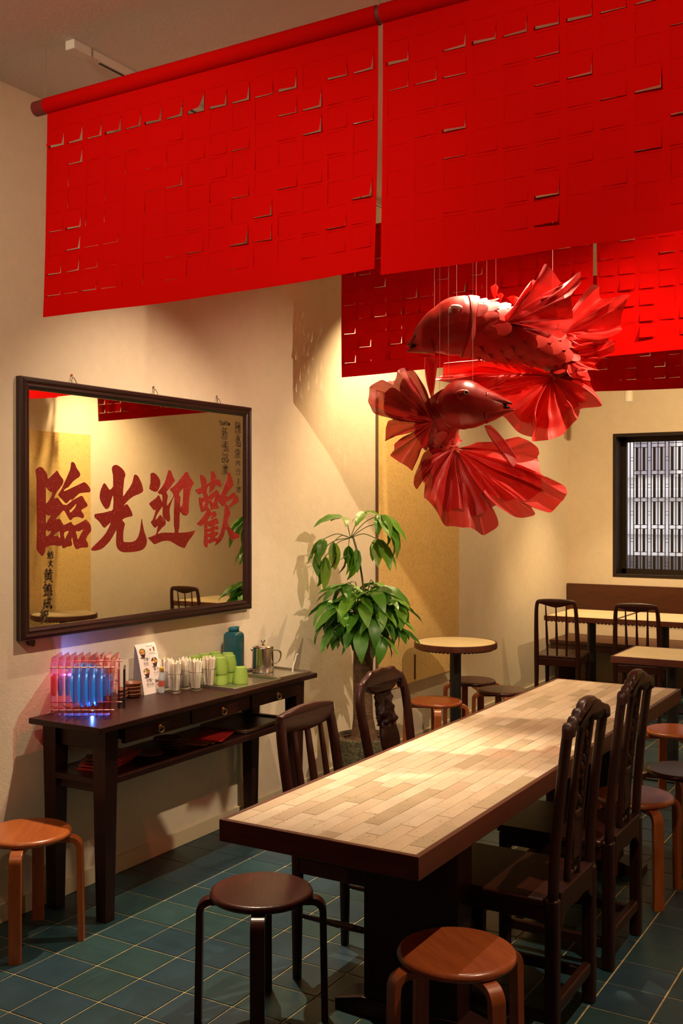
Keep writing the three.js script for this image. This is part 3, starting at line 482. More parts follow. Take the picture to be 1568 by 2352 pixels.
// ---------------------------------------------------------------- brush strokes for the small characters (10 x 10 grid, y down)
const GLYPH = {
  chen: '1,0 1,10;1,0.5 3,0.5 2,3 3,4.5 1.5,5.5;4,1.5 9.5,1.5;6.7,0 6.7,10;4.8,3 8.6,3 8.6,6 4.8,6 4.8,3;4.8,4.5 8.6,4.5;6.5,6 4,9;7,6 9.5,9', jia: '1.5,1.2 8.5,1.2;5,0 5,2.4;2.5,2.5 7.5,2.5;3,3.4 7,3.4 7,4.6 3,4.6 3,3.4;0.5,5.8 9.5,5.8;2,7 4.5,7 4,10;3,6.4 1,10;6,7.2 9,7.2 9,9.8 6,9.8 6,7.2', jun: '2.5,0 0.5,4;1.6,3 1.6,10;4,2 7,0.2;4,2 9,2;5,3 4,5;7.5,3 9,5;5.5,4.8 3.5,8;4.5,6 8,6 4,10;5,7 9.5,10', nei: '1,3 1,10;1,3 9,3 9,9.5 8,9;5,0 5,3 3,7;5,4 7.2,7', ren: '3,0 0.5,4.5;2,3 2,10;8.5,0.5 4.5,1.8;3.8,4.8 9.7,4.8;6.7,1.4 6.7,9.6;4,9.6 9.4,9.6', zhu: '4.5,0 5.6,1.2;1.5,2.6 8.5,2.6;2,5.6 8,5.6;0.6,9.4 9.4,9.4;5,2.6 5,9.4', li: '0.5,1.5 3.5,1.5;0.8,4.5 3.3,4.5;0.2,8.3 3.8,7.6;2,1.5 2,8;5,0.8 9.3,0.8 9.3,5 5,5 5,0.8;5,2.9 9.3,2.9;7.1,0.8 7.1,9.3;4.9,7 9.4,7;4.4,9.5 9.8,9.5',
  xin: '2.5,0 3,1;0.7,1.6 5,1.6;1.6,2.2 2,3.5;4,2.2 3.5,3.6;0.4,4 5.2,4;0.8,6 5,6;2.8,4 2.8,10;2.6,6.2 0.6,9;3,6.4 5,8;8.8,0.3 6.3,1.6;6.3,1.6 6.2,6 5.4,10;6.3,4 9.8,4;8.2,4 8.2,10', zhang: '0.8,0.8 3.8,0.8 3.8,3 1,3 0.8,5.4 3.9,5.4 3.6,9.2 2.4,9.6;5,0.5 8.6,0.5;5.2,0.5 5.2,5;5.2,2 8.3,2;5.2,3.4 8.3,3.4;4.4,5 9.6,5;5.6,5 5.2,9.6 7,8.4;9,6 7,7.2;6.6,5.4 9.8,9.8', zhi: '1.6,0 2.2,1;0.4,1.8 4,1.8;0.8,3.4 3.6,3.4;0.8,5 3.6,5;0.8,6.4 3.6,6.4 3.6,9.6 0.8,9.6 0.8,6.4;4.6,2.2 9.6,2.2;7,0.2 7,4.6;5,4.6 9,4.6;5,6.4 4.6,8.6;6,6 6.6,9.4 9,9.4 9.2,8;7,5.8 7.8,7;9,6 9.8,7.6', qing: '5,0 5.6,1;1.2,1.6 9.4,1.6;1.4,1.6 0.4,10;3,3 9,3 9,4.4 3,4.4 3,3;5,2.4 5,4.4;7,2.4 7,4.4;3,5.6 2.6,6.6;4.2,5.4 5,6.6 7.6,6.4;6,5 6.6,5.8;8.4,5.4 9,6.4;5,7 3,9;4.4,7.8 8,7.8 4,10;5,8.4 9.6,10',
  gu: '2.4,0.4 1,5 4,9.4;4.2,2.4 0.6,9.6;0.2,3.2 4.6,3.2;4.8,2.6 9.8,2.6;7.2,0.2 7.2,5;5.4,5.2 9.2,5.2 9.2,9.4 5.4,9.4 5.4,5.2', zhang4: '1,3 9,3;5,0.3 4.8,4 1,9.8;2.6,4.6 5,7 9.6,9.8', huang: '3,0 3,2.4;7,0 7,2.4;1.4,1.2 8.6,1.2;0.4,3 9.6,3;5,3 5,7.4;2,4.2 8,4.2 8,7.4 2,7.4 2,4.2;2,5.8 8,5.8;3.6,7.8 1,10;6.4,7.8 9.4,10', jin: '2.4,0 0.2,3;2.4,0 4.4,2.6;1,3.4 4,3.4;0.8,5.2 4.2,5.2;2.4,3.4 2.4,9;0.4,9.4 4.6,8.8;7,0 6.4,1;5.2,1.2 9,1.2 9,4.4 5.2,4.4 5.2,1.2;5.2,2.8 9,2.8;5,5.8 9.6,5.8 9.6,9 8.8,8.8;5,5.8 5,9;7.2,4.4 7.2,10', cheng: '1.6,2.2 1.4,6 0.4,10;1.6,2.2 9.4,2.2;2,5 4.4,5 4.2,8.4 3.2,8;6,0 6.4,5 9.6,9.8 9.8,8;8.6,4 5,9.4;7.6,0.4 8.6,1.4', he: '0.4,1.4 4.4,1.4 4,4.2;2.2,0 2,3 0.4,4.6;5.8,0.8 9,0.8 9,3.8 5.8,3.8 5.8,0.8;2.4,5 7.6,5 7.6,8.6 2.4,8.6 2.4,5;2.4,6.2 7.6,6.2;2.4,7.4 7.6,7.4;3.6,8.8 1.4,10;6.4,8.8 8.6,10',
  logo: '1,1 1.6,9;0,4 2.6,3;2,5 2.4,8.6;3.2,4 3,8.6 4.4,8 4.4,4;5.2,2 5,8.6;5.2,5.4 6.4,4.6 6.4,8.6;7.2,2 7.2,8.4;6.8,4.4 8,4;8.6,5 8.4,8 9.6,8 9.6,5 8.6,5',
  gu3: '0.4,2.4 9.6,2.4;5,0 5,5;2,5 8,5 8,9.6 2,9.6 2,5', niu: '3,0.4 1.6,3.6;2.4,2.8 8.6,2.8;0.4,6 9.6,6;5,0 5,10', rou: '1,2.4 1,10;1,2.4 9,2.4 9,9.6;5,0 3.4,4.4;5,3 7,4.4;5,5 3.2,8;5,6 7,8', fan: '2.4,0 0.2,3;2.4,0.2 4.6,2.4;1,3.4 4,3.4 4,6.6 1,6.6 1,3.4;1,5 4,5;1,6.8 1,9.6 4.4,8.6;6,1 9.4,0.4;6,1 5.4,9.6;6,4 9.2,4 6,10;6.6,5.4 9.8,9.8', tian: '2.6,0.2 0.6,1;0.2,3 4.4,3;2.4,0.6 2.4,5;0.8,5.4 4,5.4 4,9.4 0.8,9.4 0.8,5.4;5,2.4 9.8,2.4;6,0.2 6,9.4 9,9.4;9,0.2 9,9.4;6,5.8 9,5.8', suan: '0.2,1 4.6,1;0.6,3 4.2,3 4.2,9.6 0.6,9.6 0.6,3;1.8,1 1.8,5;3,1 3,5;0.6,7 4.2,7;7,0 5.4,3 9.4,2.6;6.4,3.6 5.4,5.4;8.2,3.6 9.4,5.2;6.6,5.6 5.2,8;6,6.6 8.8,6.6 5.4,10;6.4,7.6 9.8,10', xia: '0.6,2.6 4,2.6 4,5.4 0.6,5.4 0.6,2.6;2.3,0.2 2.3,9;0.2,9.2 4.4,8.4;5.2,0.8 7,0.8 7,3 5.2,3;5.2,0.8 5.2,9.8;5.2,5 7,5;7.8,0.8 9.6,0.8 9.6,3 7.8,3;7.8,5 9.6,5 7.4,9.8;8,6 9.8,9.6', qiu: '0.4,1.4 4,1.4;0.6,4.4 3.8,4.4;0.2,8.6 4.2,7.8;2.2,1.4 2.2,8;4.8,2.4 9.8,2.4;7.2,0 7.2,9.6 6.4,9;5.2,4 6.4,5.2;6.8,6 4.8,8;9.2,4 7.6,5.6;7.6,6 9.8,8.6;8.6,0.4 9.2,1.2', ji: '2.4,0 0.6,1;1,1.6 1.4,2.6;2.4,1.4 2.6,2.6;4,1.2 3.4,2.6;0.4,3.4 4.2,3.4;2.2,3.4 2,5.6 0.4,9.8;2.4,5.6 4.4,9.6;0.4,5.6 4.4,5.6;6.6,0.2 5.2,3.4;6,2.4 6,10;6,2.6 9.6,2.6;6,5 9.4,5;6,7.2 9.4,7.2;6,9.6 9.8,9.6;7.8,2.6 7.8,9.6', meng: '0.6,1.2 9.4,1.2;3.4,0 3.4,2;6.6,0 6.6,2;0.6,4 0.6,2.8 9.4,2.8 9.4,4;2.6,4 7.4,4;1.4,5.4 8.8,5.4;5,5.4 2,7.4;3.4,6.2 5.4,8.4 4.8,10;4.4,7.4 1.4,9.4;8.2,6 6,7.2;6,6.6 9.6,9.6', qing2: '0.4,1 4,1;2.2,1 2.2,9.6;0.6,4 4,4;5,1 9.6,1;7,0.2 6.6,9.8;5.2,4 9.4,4;5.4,6.6 9.6,9.4',
};
const strokesOf = (k) => GLYPH[k].split(';').map((s) => s.split(' ').map((p) => p.split(',').map(Number)));
// one flat raised character: strokes as thin bars, w x h metres, centred
function glyphGeo(k, w, h, thick, depth) {
  const list = [];
  for (const st of strokesOf(k)) for (let i = 0; i + 1 < st.length; i++) {
    const [a, b] = [st[i], st[i + 1]].map(([x, y]) => [(x / 10 - 0.5) * w, (0.5 - y / 10) * h]), dx = b[0] - a[0], dy = b[1] - a[1], l = Math.hypot(dx, dy), f = Math.abs(dx) > Math.abs(dy) ? 0.8 : 1.15;
    const g = extrude(shapeOf([[-thick * 0.5, -thick * 0.35 * f], [l * 0.5, -thick * 0.5 * f], [l + thick * 0.35, -thick * 0.62 * f], [l + thick * 0.5, 0], [l + thick * 0.2, thick * 0.6 * f], [l * 0.5, thick * 0.5 * f], [-thick * 0.3, thick * 0.5 * f]]), depth);
    g.rotateZ(Math.atan2(dy, dx)).translate(a[0], a[1], 0); list.push(g);
  }
  return merge(list);
}

// ---------------------------------------------------------------- the framed mirror with its greeting
{
  const MW = 1.562, MH = 1.06, fw = 0.05, t = thing('wall_mirror', 'large dark-framed mirror with four big red characters on the wall', 'mirror', [0.001, 1.10, -0.37], Math.PI / 2);
  const prof = [[0, 0], [0, 0.027], [0.004, 0.034], [0.016, 0.037], [0.022, 0.034], [0.024, 0.030], [0.030, 0.030], [0.036, 0.032], [0.043, 0.027], [0.046, 0.021], [fw, 0.020], [fw, 0.0155]];
  const side = (len) => { // mitred length along +x, outer edge at y = 0, inner edge at y = fw
    const pos = [], idx = []; for (const [u, z] of prof) pos.push(u, u, z, len - u, u, z); for (let i = 0; i + 1 < prof.length; i++) { const a = i * 2; idx.push(a, a + 1, a + 2, a + 1, a + 3, a + 2); }
    const k = prof.length * 2; pos.push(fw, fw, 0, len - fw, fw, 0); idx.push(k - 2, k - 1, k, k - 1, k + 1, k, k, k + 1, 0, k + 1, 1, 0);
    let g = new THREE.BufferGeometry(); g.setAttribute('position', new THREE.Float32BufferAttribute(pos, 3)); g.setIndex(idx); g = g.toNonIndexed(); g.computeVertexNormals(); return boxUV(g, rnd(), rnd(), 'x');
  };
  const fm = woodM([30, 12, 12], [58, 26, 24], 37, 0.35, 0.35);
  part('frame_side', side(MW), fm, t);
  part('frame_side', side(MW).rotateZ(Math.PI).translate(MW, MH, 0), fm, t);
  part('frame_side', side(MH).rotateZ(Math.PI / 2).translate(MW, 0, 0), fm, t);
  part('frame_side', side(MH).rotateZ(-Math.PI / 2).translate(0, MH, 0), fm, t);
  const glass = part('glass', bb(fw - 0.004, MW - fw + 0.004, fw - 0.004, MH - fw + 0.004, 0.004, 0.0155, 0), M({ color: rgb(0.86, 0.86, 0.79), metalness: 1, roughness: 0.015 }), t);
  const glit = tex(256, (u, v) => { const q = hash(Math.floor(u * 128), Math.floor(v * 128), 5); return q > 0.985 ? [240, 150, 130] : mix3([112, 14, 8], [146, 26, 15], hash(Math.floor(u * 256), Math.floor(v * 256), 6)); }, true, 0.25);
  const redM = M({ map: glit, roughness: 0.5 });
  const CH = {"lin":[[[88,681,92,692,108,700,125,696,147,674,150,661,156,653,198,685,207,685,218,670,237,652,238,639,228,624,210,607,195,590,186,572,207,575,218,564,236,547,248,546,259,545,288,563,330,580,343,584,351,581,361,567,377,548,376,539,353,529,341,521,357,503,356,493,349,488,327,494,296,492,283,481,273,485,255,509,241,523,223,509,193,486,213,487,225,481,241,461,276,473,286,471,302,458,364,481,373,481,396,459,401,437,393,426,377,411,369,395,379,384,382,371,377,362,343,363,319,357,310,361,298,381,290,409,283,397,289,381,283,372,258,369,241,363,235,366,228,380,221,373,195,377,170,378,146,372,141,372,136,351,124,337,115,341,96,360,92,375,95,432,93,613,93,652],[143,619,156,606,171,598,179,598,171,577,144,551,142,577],[143,505,157,501,172,502,158,486,143,469],[143,442,157,436,172,438,163,424,143,417],[184,417,215,436,222,407,203,416],[243,429,270,435,260,418,247,401],[311,433,330,433,348,440,353,438,337,416,323,398,315,416],[272,525,281,526,310,549,314,546,304,531,280,513]],[[284,722,291,727,304,721,314,703,334,681,334,669,325,662,294,645,268,621,250,613,242,602,289,618,353,641,361,642,377,634,396,613,394,604,388,600,340,596,322,589,286,564,287,573,263,556,257,552,248,556,214,583,213,591,225,605,243,634,278,692]]],"guang":[[[530,702,534,716,551,724,565,722,588,712,608,696,615,680,608,664,604,640,599,584,625,607,658,641,667,662,674,680,683,684,699,677,708,665,723,643,733,614,726,604,699,594,666,584,631,565,602,541,622,549,631,545,649,525,661,503,656,494,625,490,593,479,611,463,605,441,601,422,601,384,616,379,654,378,684,386,705,409,715,439,724,482,729,460,740,423,756,392,755,365,732,342,681,333,608,333,579,341,562,357,556,383,559,434,545,421,517,388,475,358,440,348,413,347,402,352,413,366,453,392,495,426,522,466,506,459,485,446,475,449,459,465,445,477,426,489,422,500,429,507,473,511,511,518,537,528,538,590,523,564,514,539,500,528,486,531,464,556,454,578,458,605,470,628,481,641,495,631,514,612,535,625,538,641,537,678]]],"ying":[[[785,685,788,692,802,696,819,691,842,673,852,654,848,633,834,612,819,607,805,610,777,621,785,649]],[[915,712,930,706,939,689,955,666,954,658,921,627,895,607,906,590,900,569,900,544,909,548,948,594,925,616,924,623,945,633,981,657,1038,706,1058,698,1070,682,1097,657,1095,647,1079,629,1067,589,1062,550,1062,516,1051,498,1037,495,1017,499,995,513,991,462,988,432,982,414,1011,413,1057,415,1109,421,1109,416,1079,387,1051,364,1033,341,1020,339,981,351,936,370,909,376,871,376,842,370,815,363,802,368,771,391,771,395,819,407,830,428,837,450,825,443,815,440,806,445,789,464,791,472,801,479,822,523,809,521,802,527,779,547,779,555,791,562,822,578,839,591,847,586,867,559,868,593,848,597,837,604,839,609,871,637,895,674,909,705],[987,597,1018,628,1022,618,1019,569,1013,547,996,540,998,585],[870,537,848,521,828,500,818,477,831,483,851,499,865,490,886,475,891,463,886,452,856,433,833,411,868,416,921,415,957,416,952,453,952,520,955,588,933,559,921,534,918,513,923,482,918,469,909,468,897,473,871,494]]],"huan":[[[1150,692,1159,697,1174,691,1193,679,1199,669,1200,652,1232,662,1237,703,1236,711,1249,716,1259,712,1277,690,1277,675,1301,676,1306,670,1321,656,1319,641,1309,641,1285,647,1269,644,1259,626,1222,605,1226,621,1229,644,1203,631,1202,607,1208,598,1217,592,1282,622,1299,606,1311,596,1326,614,1370,686,1372,706,1377,715,1391,711,1405,691,1421,657,1419,645,1381,619,1358,592,1384,593,1424,611,1443,601,1461,587,1465,572,1457,557,1415,544,1384,529,1396,509,1387,488,1372,459,1380,444,1415,414,1472,390,1472,377,1450,375,1412,365,1399,370,1360,428,1346,401,1326,373,1305,357,1272,343,1268,346,1278,361,1258,363,1225,353,1211,361,1207,339,1199,335,1189,339,1178,359,1183,407,1181,454,1164,444,1151,443,1130,450,1125,455,1161,480,1203,518,1183,515,1162,511,1156,517,1145,548,1141,580,1146,584,1162,581,1180,588,1167,607,1149,598,1138,600,1121,610,1114,621,1161,634,1158,656],[1167,559,1174,560,1190,566,1183,548,1173,538],[1240,569,1270,590,1255,559,1249,558],[1211,540,1224,560,1235,530,1245,521,1255,525,1295,528,1299,534,1289,552,1296,564,1331,541,1349,547,1348,519,1339,478,1319,420,1292,382,1265,385,1294,398,1294,404,1282,413,1265,411,1265,419,1292,421,1296,431,1285,442,1265,440,1265,446,1295,452,1296,462,1280,480,1235,469,1214,464,1209,472,1242,499,1237,475,1252,482,1277,489,1280,503,1265,515,1249,515,1240,509,1226,526],[1356,555,1421,582,1424,580,1381,538,1370,547],[1209,445,1225,438,1237,437,1235,432,1209,428],[1209,415,1225,411,1238,412,1235,408,1209,403],[1210,388,1222,384,1237,386,1212,374]]]};   // outlines in millimetres from the lower left corner of the frame
  for (const k of ['lin', 'guang', 'ying', 'huan']) {
    const pair = (r) => { const o = []; for (let i = 0; i < r.length; i += 2) o.push([r[i] / 1000, r[i + 1] / 1000]); return o; };
    const g = extrude(CH[k].map((rings) => shapeOf(spline(pair(rings[0]), rings[0].length, true), rings.slice(1).map((r) => spline(pair(r), r.length * 2, true)))), 0.0012);
    part('big_character', boxUV(g), redM, t).position.z = 0.0156;
  }
  const bronze = M({ color: rgb(0.10, 0.055, 0.02), roughness: 0.5 });
  for (const [k, x, y, h, w] of [['chen', 1462, 947, 59, 49], ['jia', 1462, 881, 59, 49], ['jun', 1460, 816, 48, 48], ['nei', 1463, 767, 33, 39], ['ren', 1463, 720, 36, 42], ['zhu', 1465, 669, 38, 32], ['li', 1466, 627, 33, 36], ['logo', 1348, 965, 26, 90], ['xin', 1349, 912, 60, 54], ['zhang', 1354, 846, 52, 54], ['zhi', 1354, 788, 48, 56], ['qing', 1352, 729, 54, 48], ['gu', 166, 339, 30, 31], ['zhang4', 169, 304, 29, 27], ['huang', 155, 254, 53, 49], ['jin', 151, 194, 50, 45], ['cheng', 150, 142, 46, 45], ['he', 133, 87, 52, 44]])
    part('small_character', glyphGeo(k, w / 1000, h / 1000, k === 'logo' ? 0.0075 : 0.0064 * (h > 45 ? 1.15 : 0.8), 0.001), bronze, t).position.set(x / 1000, y / 1000, 0.0156);
  const wire = M({ color: rgb(0.25, 0.16, 0.1), metalness: 0.8, roughness: 0.4 });
  for (const x of [0.30, 0.82, 1.30]) { const hk = part('hook', [tube([[x - 0.016, MH - 0.003, 0.02], [x - 0.006, MH + 0.02, 0.012], [x + 0.004, MH + 0.024, 0.012], [x + 0.016, MH - 0.003, 0.02]], 0.0016, 16, 6), tube([[x - 0.002, MH + 0.022, 0.008], [x - 0.002, MH + 0.034, 0.006], [x + 0.001, MH + 0.04, 0.001]], 0.0014, 8, 6)], wire, t); part('nail_head', ball(0.005, x, MH + 0.036, 0.004, 1, 1, 0.6, 10, 8), x < 0.5 ? M({ color: rgb(0.5, 0.03, 0.02), roughness: 0.4 }) : wire, hk); }
  part('lower_bracket', extrude(shapeOf([[0.045, 0.002], [0.085, 0.002], [0.088, -0.018], [0.08, -0.03], [0.055, -0.022]]), 0.012, 0.001), benchWood, t).position.z = 0.002;
}

// ---------------------------------------------------------------- console table
const CT = 0.79;
{
  const x0 = 0.03, x1 = 0.42, z0 = -1.965, z1 = -0.405, t = thing('console_table', 'dark wooden console table with three drawers below the mirror', 'table');
  part('top', bb(x0, x1, CT - 0.024, CT, z0, z1, 0.004, 'z'), darkWood, t);
  const leg = (x, z) => { const g = new THREE.CylinderGeometry(0.036 * Math.SQRT2, 0.025 * Math.SQRT2, CT - 0.024, 4, 1).rotateY(Math.PI / 4).translate(x, (CT - 0.024) / 2, z); const q = boxUV(g); q.computeVertexNormals(); return q; };
  for (const x of [x0 + 0.04, x1 - 0.078]) for (const z of [z0 + 0.095, z1 - 0.108]) part('leg', leg(x, z), darkWood, t);
  for (const z of [z0 + 0.095, z1 - 0.108]) { part('end_apron', bb(x0 + 0.07, x1 - 0.11, CT - 0.115, CT - 0.024, z - 0.012, z + 0.012, 0.002), darkWood, t); part('end_rail', bb(x0 + 0.068, x1 - 0.104, 0.505, 0.54, z - 0.014, z + 0.014, 0.003), darkWood, t); }
  part('back_apron', bb(x0 + 0.02, x0 + 0.04, CT - 0.115, CT - 0.024, z0 + 0.13, z1 - 0.145, 0.002), darkWood, t);
  part('shelf', bb(x0 + 0.012, x1 - 0.045, 0.54, 0.565, z0 + 0.065, z1 - 0.075, 0.003, 'z'), darkWood, t);
  part('front_rail', bb(x1 - 0.075, x1 - 0.03, CT - 0.036, CT - 0.024, z0 + 0.13, z1 - 0.145, 0.001), darkWood, t);
  for (const [a, b] of [[-0.982, -0.575], [-1.42, -0.994], [-1.852, -1.436]]) {
    const d = part('drawer', bb(x1 - 0.052, x1 - 0.030, 0.694, 0.757, a, b, 0.003, 'z'), roseWood, t); part('drawer_box', bb(x0 + 0.05, x1 - 0.052, 0.704, 0.75, a + 0.02, b - 0.02, 0.001), darkWood, t);
    const z = (a + b) / 2; part('ring_pull', [ball(0.0105, x1 - 0.026, 0.728, z, 0.6, 1, 1, 14, 10), new THREE.TorusGeometry(0.0125, 0.0022, 8, 24).rotateY(Math.PI / 2 - 0.3).translate(x1 - 0.016, 0.717, z)], brass, d);
  }
}

// ---------------------------------------------------------------- things on the console
{ // lamp: upright pink acrylic plates on four rods, a blue sliced fish between them
  const t = thing('fish_lamp', 'lit lamp of pink acrylic plates holding a blue sliced fish', 'lamp', [0.182, CT, -0.572], 0.566);
  const pink = M({ color: rgb(0.93, 0.42, 0.46), transmission: 1, roughness: 0.03, thickness: 0, ior: 1.49 }), blue = M({ color: rgb(0.04, 0.26, 0.6), roughness: 0.3, emissive: rgb(0.015, 0.17, 0.55), emissiveIntensity: 0.6, metalness: 0.2 });
  const rodM = M({ color: rgb(0.8, 0.62, 0.6), roughness: 0.25, metalness: 0.4 }), N = 9, hw = 0.118, dz = 0.098, hh = 0.245;
  const s = shapeOf([[-dz, 0.004], [dz, 0.004], [dz, hh - 0.028], [dz - 0.02, hh], [-dz + 0.02, hh], [-dz, hh - 0.028]]), plate = extrude(s, 0.003, 0.0004, 1).rotateY(Math.PI / 2);
  for (let i = 0; i < N; i++) part('plate', plate, pink, t).position.x = -hw + i * hw / 4 - 0.0015;
  const rods = [[-0.085, 0.035], [0.085, 0.035], [-0.085, 0.205], [0.085, 0.205]];
  for (const [z, y] of rods) part('rod', bar([-hw - 0.008, y, z], [hw + 0.012, y, z], 0.0028), rodM, t);
  const size = [[0.03, 0.046], [0.024, 0.045], [0.062, 0.074], [0.07, 0.088], [0.072, 0.09], [0.07, 0.086], [0.06, 0.074], [0.036, 0.046]];
  size.forEach(([a, b], i) => {
    const sh = new THREE.Shape(); sh.absellipse(0, 0, a, b, 0, Math.PI * 2);
    part(i ? 'fish_slice' : 'tail_slice', extrude(sh, 0.012, 0.003, 2, 20).rotateY(Math.PI / 2).translate(-hw + (i + 0.5) * hw / 4 - 0.006, 0.122, 0), i ? blue : M({ color: rgb(0.55, 0.05, 0.04), roughness: 0.4 }), t);
  });
  const l = new THREE.PointLight(rgb(0.16, 0.24, 1), 0.08, 0, 2); l.position.set(-0.07, 0.1495, -0.085); l.castShadow = true; l.shadow.radius = 0.15; t.add(l);
  const l2 = new THREE.PointLight(rgb(0.06, 0.26, 1), 0.08, 0, 2); l2.position.set(0.03, 0.0065, 0.03); l2.castShadow = true; l2.shadow.radius = 0.15; t.add(l2);
  part('lamp_strip', bb(-0.08, 0.1, 0.003, 0.010, 0.02, 0.04, 0.002), M({ color: rgb(0.5, 0.6, 0.9), emissive: rgb(0.03, 0.16, 1), emissiveIntensity: 0.5 }), t);
  part('lamp_strip', bb(-0.1, 0.06, 0.146, 0.153, -0.092, -0.078, 0.002), M({ color: rgb(0.5, 0.6, 0.9), emissive: rgb(0.03, 0.16, 1), emissiveIntensity: 0.35 }), t);
  part('cable', tube([[-0.11, 0.004, -0.09], [-0.15, 0.03, -0.06], [-0.17, 0.05, -0.045], [-0.2, 0.01, -0.02], [-0.215, -0.02, -0.01]].map(([a, b, c]) => [a * 0.75, Math.max(b, 0.003), c]), 0.0022, 30, 6), M({ color: rgb(0.8, 0.75, 0.7), roughness: 0.5 }), t);
}
solo('menu_board', bb(-0.004, 0.004, 0, 0.165, -0.06, 0.06, 0.002), M({ color: rgb(0.02, 0.018, 0.02), roughness: 0.3 }), 'thin black board standing upright behind the fish lamp', 'board', [0.185, CT, -0.795], 0.72);
{ // stacked wooden sauce bowls
  const bowlG = lathe([[0.001, 0], [0.026, 0], [0.034, 0.004], [0.040, 0.016], [0.0405, 0.021], [0.0365, 0.021], [0.033, 0.010], [0.024, 0.006], [0.001, 0.006]], 32), m = woodM([104, 56, 32], [150, 88, 50], 43, 0.4);
  for (const [x, z, n, w] of [[0.078, -0.962, 4, 'taller'], [0.074, -0.876, 3, 'shorter']]) for (let k = 0; k < n; k++) solo('sauce_bowl', bowlG, m, `small round wooden bowl, ${['lowest', 'second from the bottom', n > 3 ? 'third from the bottom' : 'topmost', 'topmost'][k]} of the ${w} stack by the menu card`, 'bowl', [x, CT + k * 0.0155, z], rnd() * 6, 'wooden bowls stacked on the console');
}
{ // tent card menu, curved front
  const c = document.createElement('canvas'); c.width = 512; c.height = 860; const g = c.getContext('2d'); g.fillStyle = '#f4e6e2'; g.fillRect(0, 0, 512, 860);
  const write = (k, x, y, s, col = '#3a2a26', lw = 0.1) => { g.strokeStyle = col; g.lineWidth = s * lw; g.lineCap = 'round'; for (const st of strokesOf(k)) { g.beginPath(); st.forEach(([a, b], i) => g[i ? 'lineTo' : 'moveTo'](x + a * s / 10, y + b * s / 10)); g.stroke(); } };
  const bowl = (x, y, r, cols) => { g.fillStyle = 'rgba(60,40,36,0.8)'; g.beginPath(); g.ellipse(x - r * 0.2, y + r * 1.35, r * 0.8, r * 0.2, 0, 0, 7); g.fill(); g.fillStyle = '#3a2228'; g.beginPath(); g.moveTo(x - r, y - r * 0.1); g.quadraticCurveTo(x - r * 0.7, y + r * 1.2, x - r * 0.2, y + r * 1.3); g.lineTo(x + r * 0.3, y + r * 1.3); g.quadraticCurveTo(x + r * 0.8, y + r * 1.1, x + r, y - r * 0.1); g.fill(); g.beginPath(); g.ellipse(x, y, r, r * 0.72, 0, 0, 7); g.fill();
    for (let i = 0; i < 46; i++) { const a = rnd() * 7, q = Math.sqrt(rnd()) * 0.82; g.fillStyle = cols[i % cols.length]; g.beginPath(); g.ellipse(x + r * q * Math.cos(a), y + r * 0.66 * q * Math.sin(a), r * rr(0.1, 0.22), r * rr(0.08, 0.15), rnd() * 3, 0, 7); g.fill(); } };
  bowl(130, 130, 76, ['#d8653c', '#e8a04a', '#c8482e', '#f0c878', '#8fae3a']); bowl(392, 308, 76, ['#d9a03c', '#a8b83e', '#e2703c', '#f2dcae', '#c45a34']); bowl(150, 470, 76, ['#c9402c', '#e57a48', '#8fc43a', '#f3e6c6', '#d86838']);
  g.fillStyle = '#f6efe0'; for (const [x, y] of [[352, 332], [110, 490]]) { g.beginPath(); g.ellipse(x, y, 26, 20, 0, 0, 7); g.fill(); g.fillStyle = '#e8a53a'; g.beginPath(); g.ellipse(x, y, 12, 10, 0, 0, 7); g.fill(); g.fillStyle = '#f6efe0'; }
  g.fillStyle = '#5a3a32'; g.font = 'bold 25px sans-serif'; g.fillText('DOING RIGHT', 262, 62); g.fillStyle = '#9a4a2c'; g.fillRect(322, 84, 40, 52); g.fillStyle = '#f0e2d2'; g.fillRect(330, 78, 24, 22); g.fillStyle = '#8a3a20'; g.beginPath(); g.moveTo(410, 70); g.lineTo(456, 76); g.lineTo(446, 150); g.lineTo(420, 150); g.fill();
  g.fillStyle = '#6b4a42'; g.fillRect(290, 168, 150, 6); g.fillRect(310, 190, 160, 6);
  [['qing2', 118, 238], ['qing', 184, 238]].forEach(([k, x, y]) => write(k, x, y, 56)); g.font = 'bold 20px sans-serif'; g.fillText('65k', 250, 268);
  [['ji', 112, 308], ['fan', 176, 308]].forEach(([k, x, y]) => write(k, x, y, 58, '#3a2a26', 0.07)); g.fillRect(116, 376, 118, 4);
  [['meng', 340, 428], ['gu3', 412, 428]].forEach(([k, x, y]) => write(k, x, y, 58)); g.fillText('75k', 474, 460);
  [['niu', 330, 498], ['rou', 388, 498], ['fan', 446, 498]].forEach(([k, x, y]) => write(k, x, y, 50, '#4a3832', 0.07)); g.fillRect(340, 562, 130, 4);
  [['tian', 112, 596], ['suan', 184, 596]].forEach(([k, x, y]) => write(k, x, y, 62)); g.fillText('85k', 258, 634);
  [['xia', 100, 672], ['qiu', 164, 672], ['fan', 228, 672]].forEach(([k, x, y]) => write(k, x, y, 56, '#3a2a26', 0.08)); g.fillRect(100, 742, 180, 4);
  g.save(); g.translate(330, 622); g.scale(1.9, 0.9); write('logo', 0, 0, 74, '#1c1412', 0.075); g.restore(); g.fillStyle = '#1c1412'; for (let i = 0; i < 4; i++) g.fillRect(372 + i * 24, 716, 18, 18);
  const map = new THREE.CanvasTexture(c); map.colorSpace = THREE.SRGBColorSpace;
  const card = M({ color: rgb(0.80, 0.76, 0.72), roughness: 0.6, side: THREE.DoubleSide }), print = M({ map, roughness: 0.5, side: THREE.DoubleSide });
  const t = thing('menu_card', 'white tent card menu with pictures of rice bowls', 'menu', [0.034, CT, -1.023]), wz = 0.134, hh = 0.222;
  const prof = Array.from({ length: 13 }, (_, i) => { const v = i / 12; return [0.058 * (1 - v) ** 0.62 * (1 - 0.15 * v) + 0.002, v * hh]; });
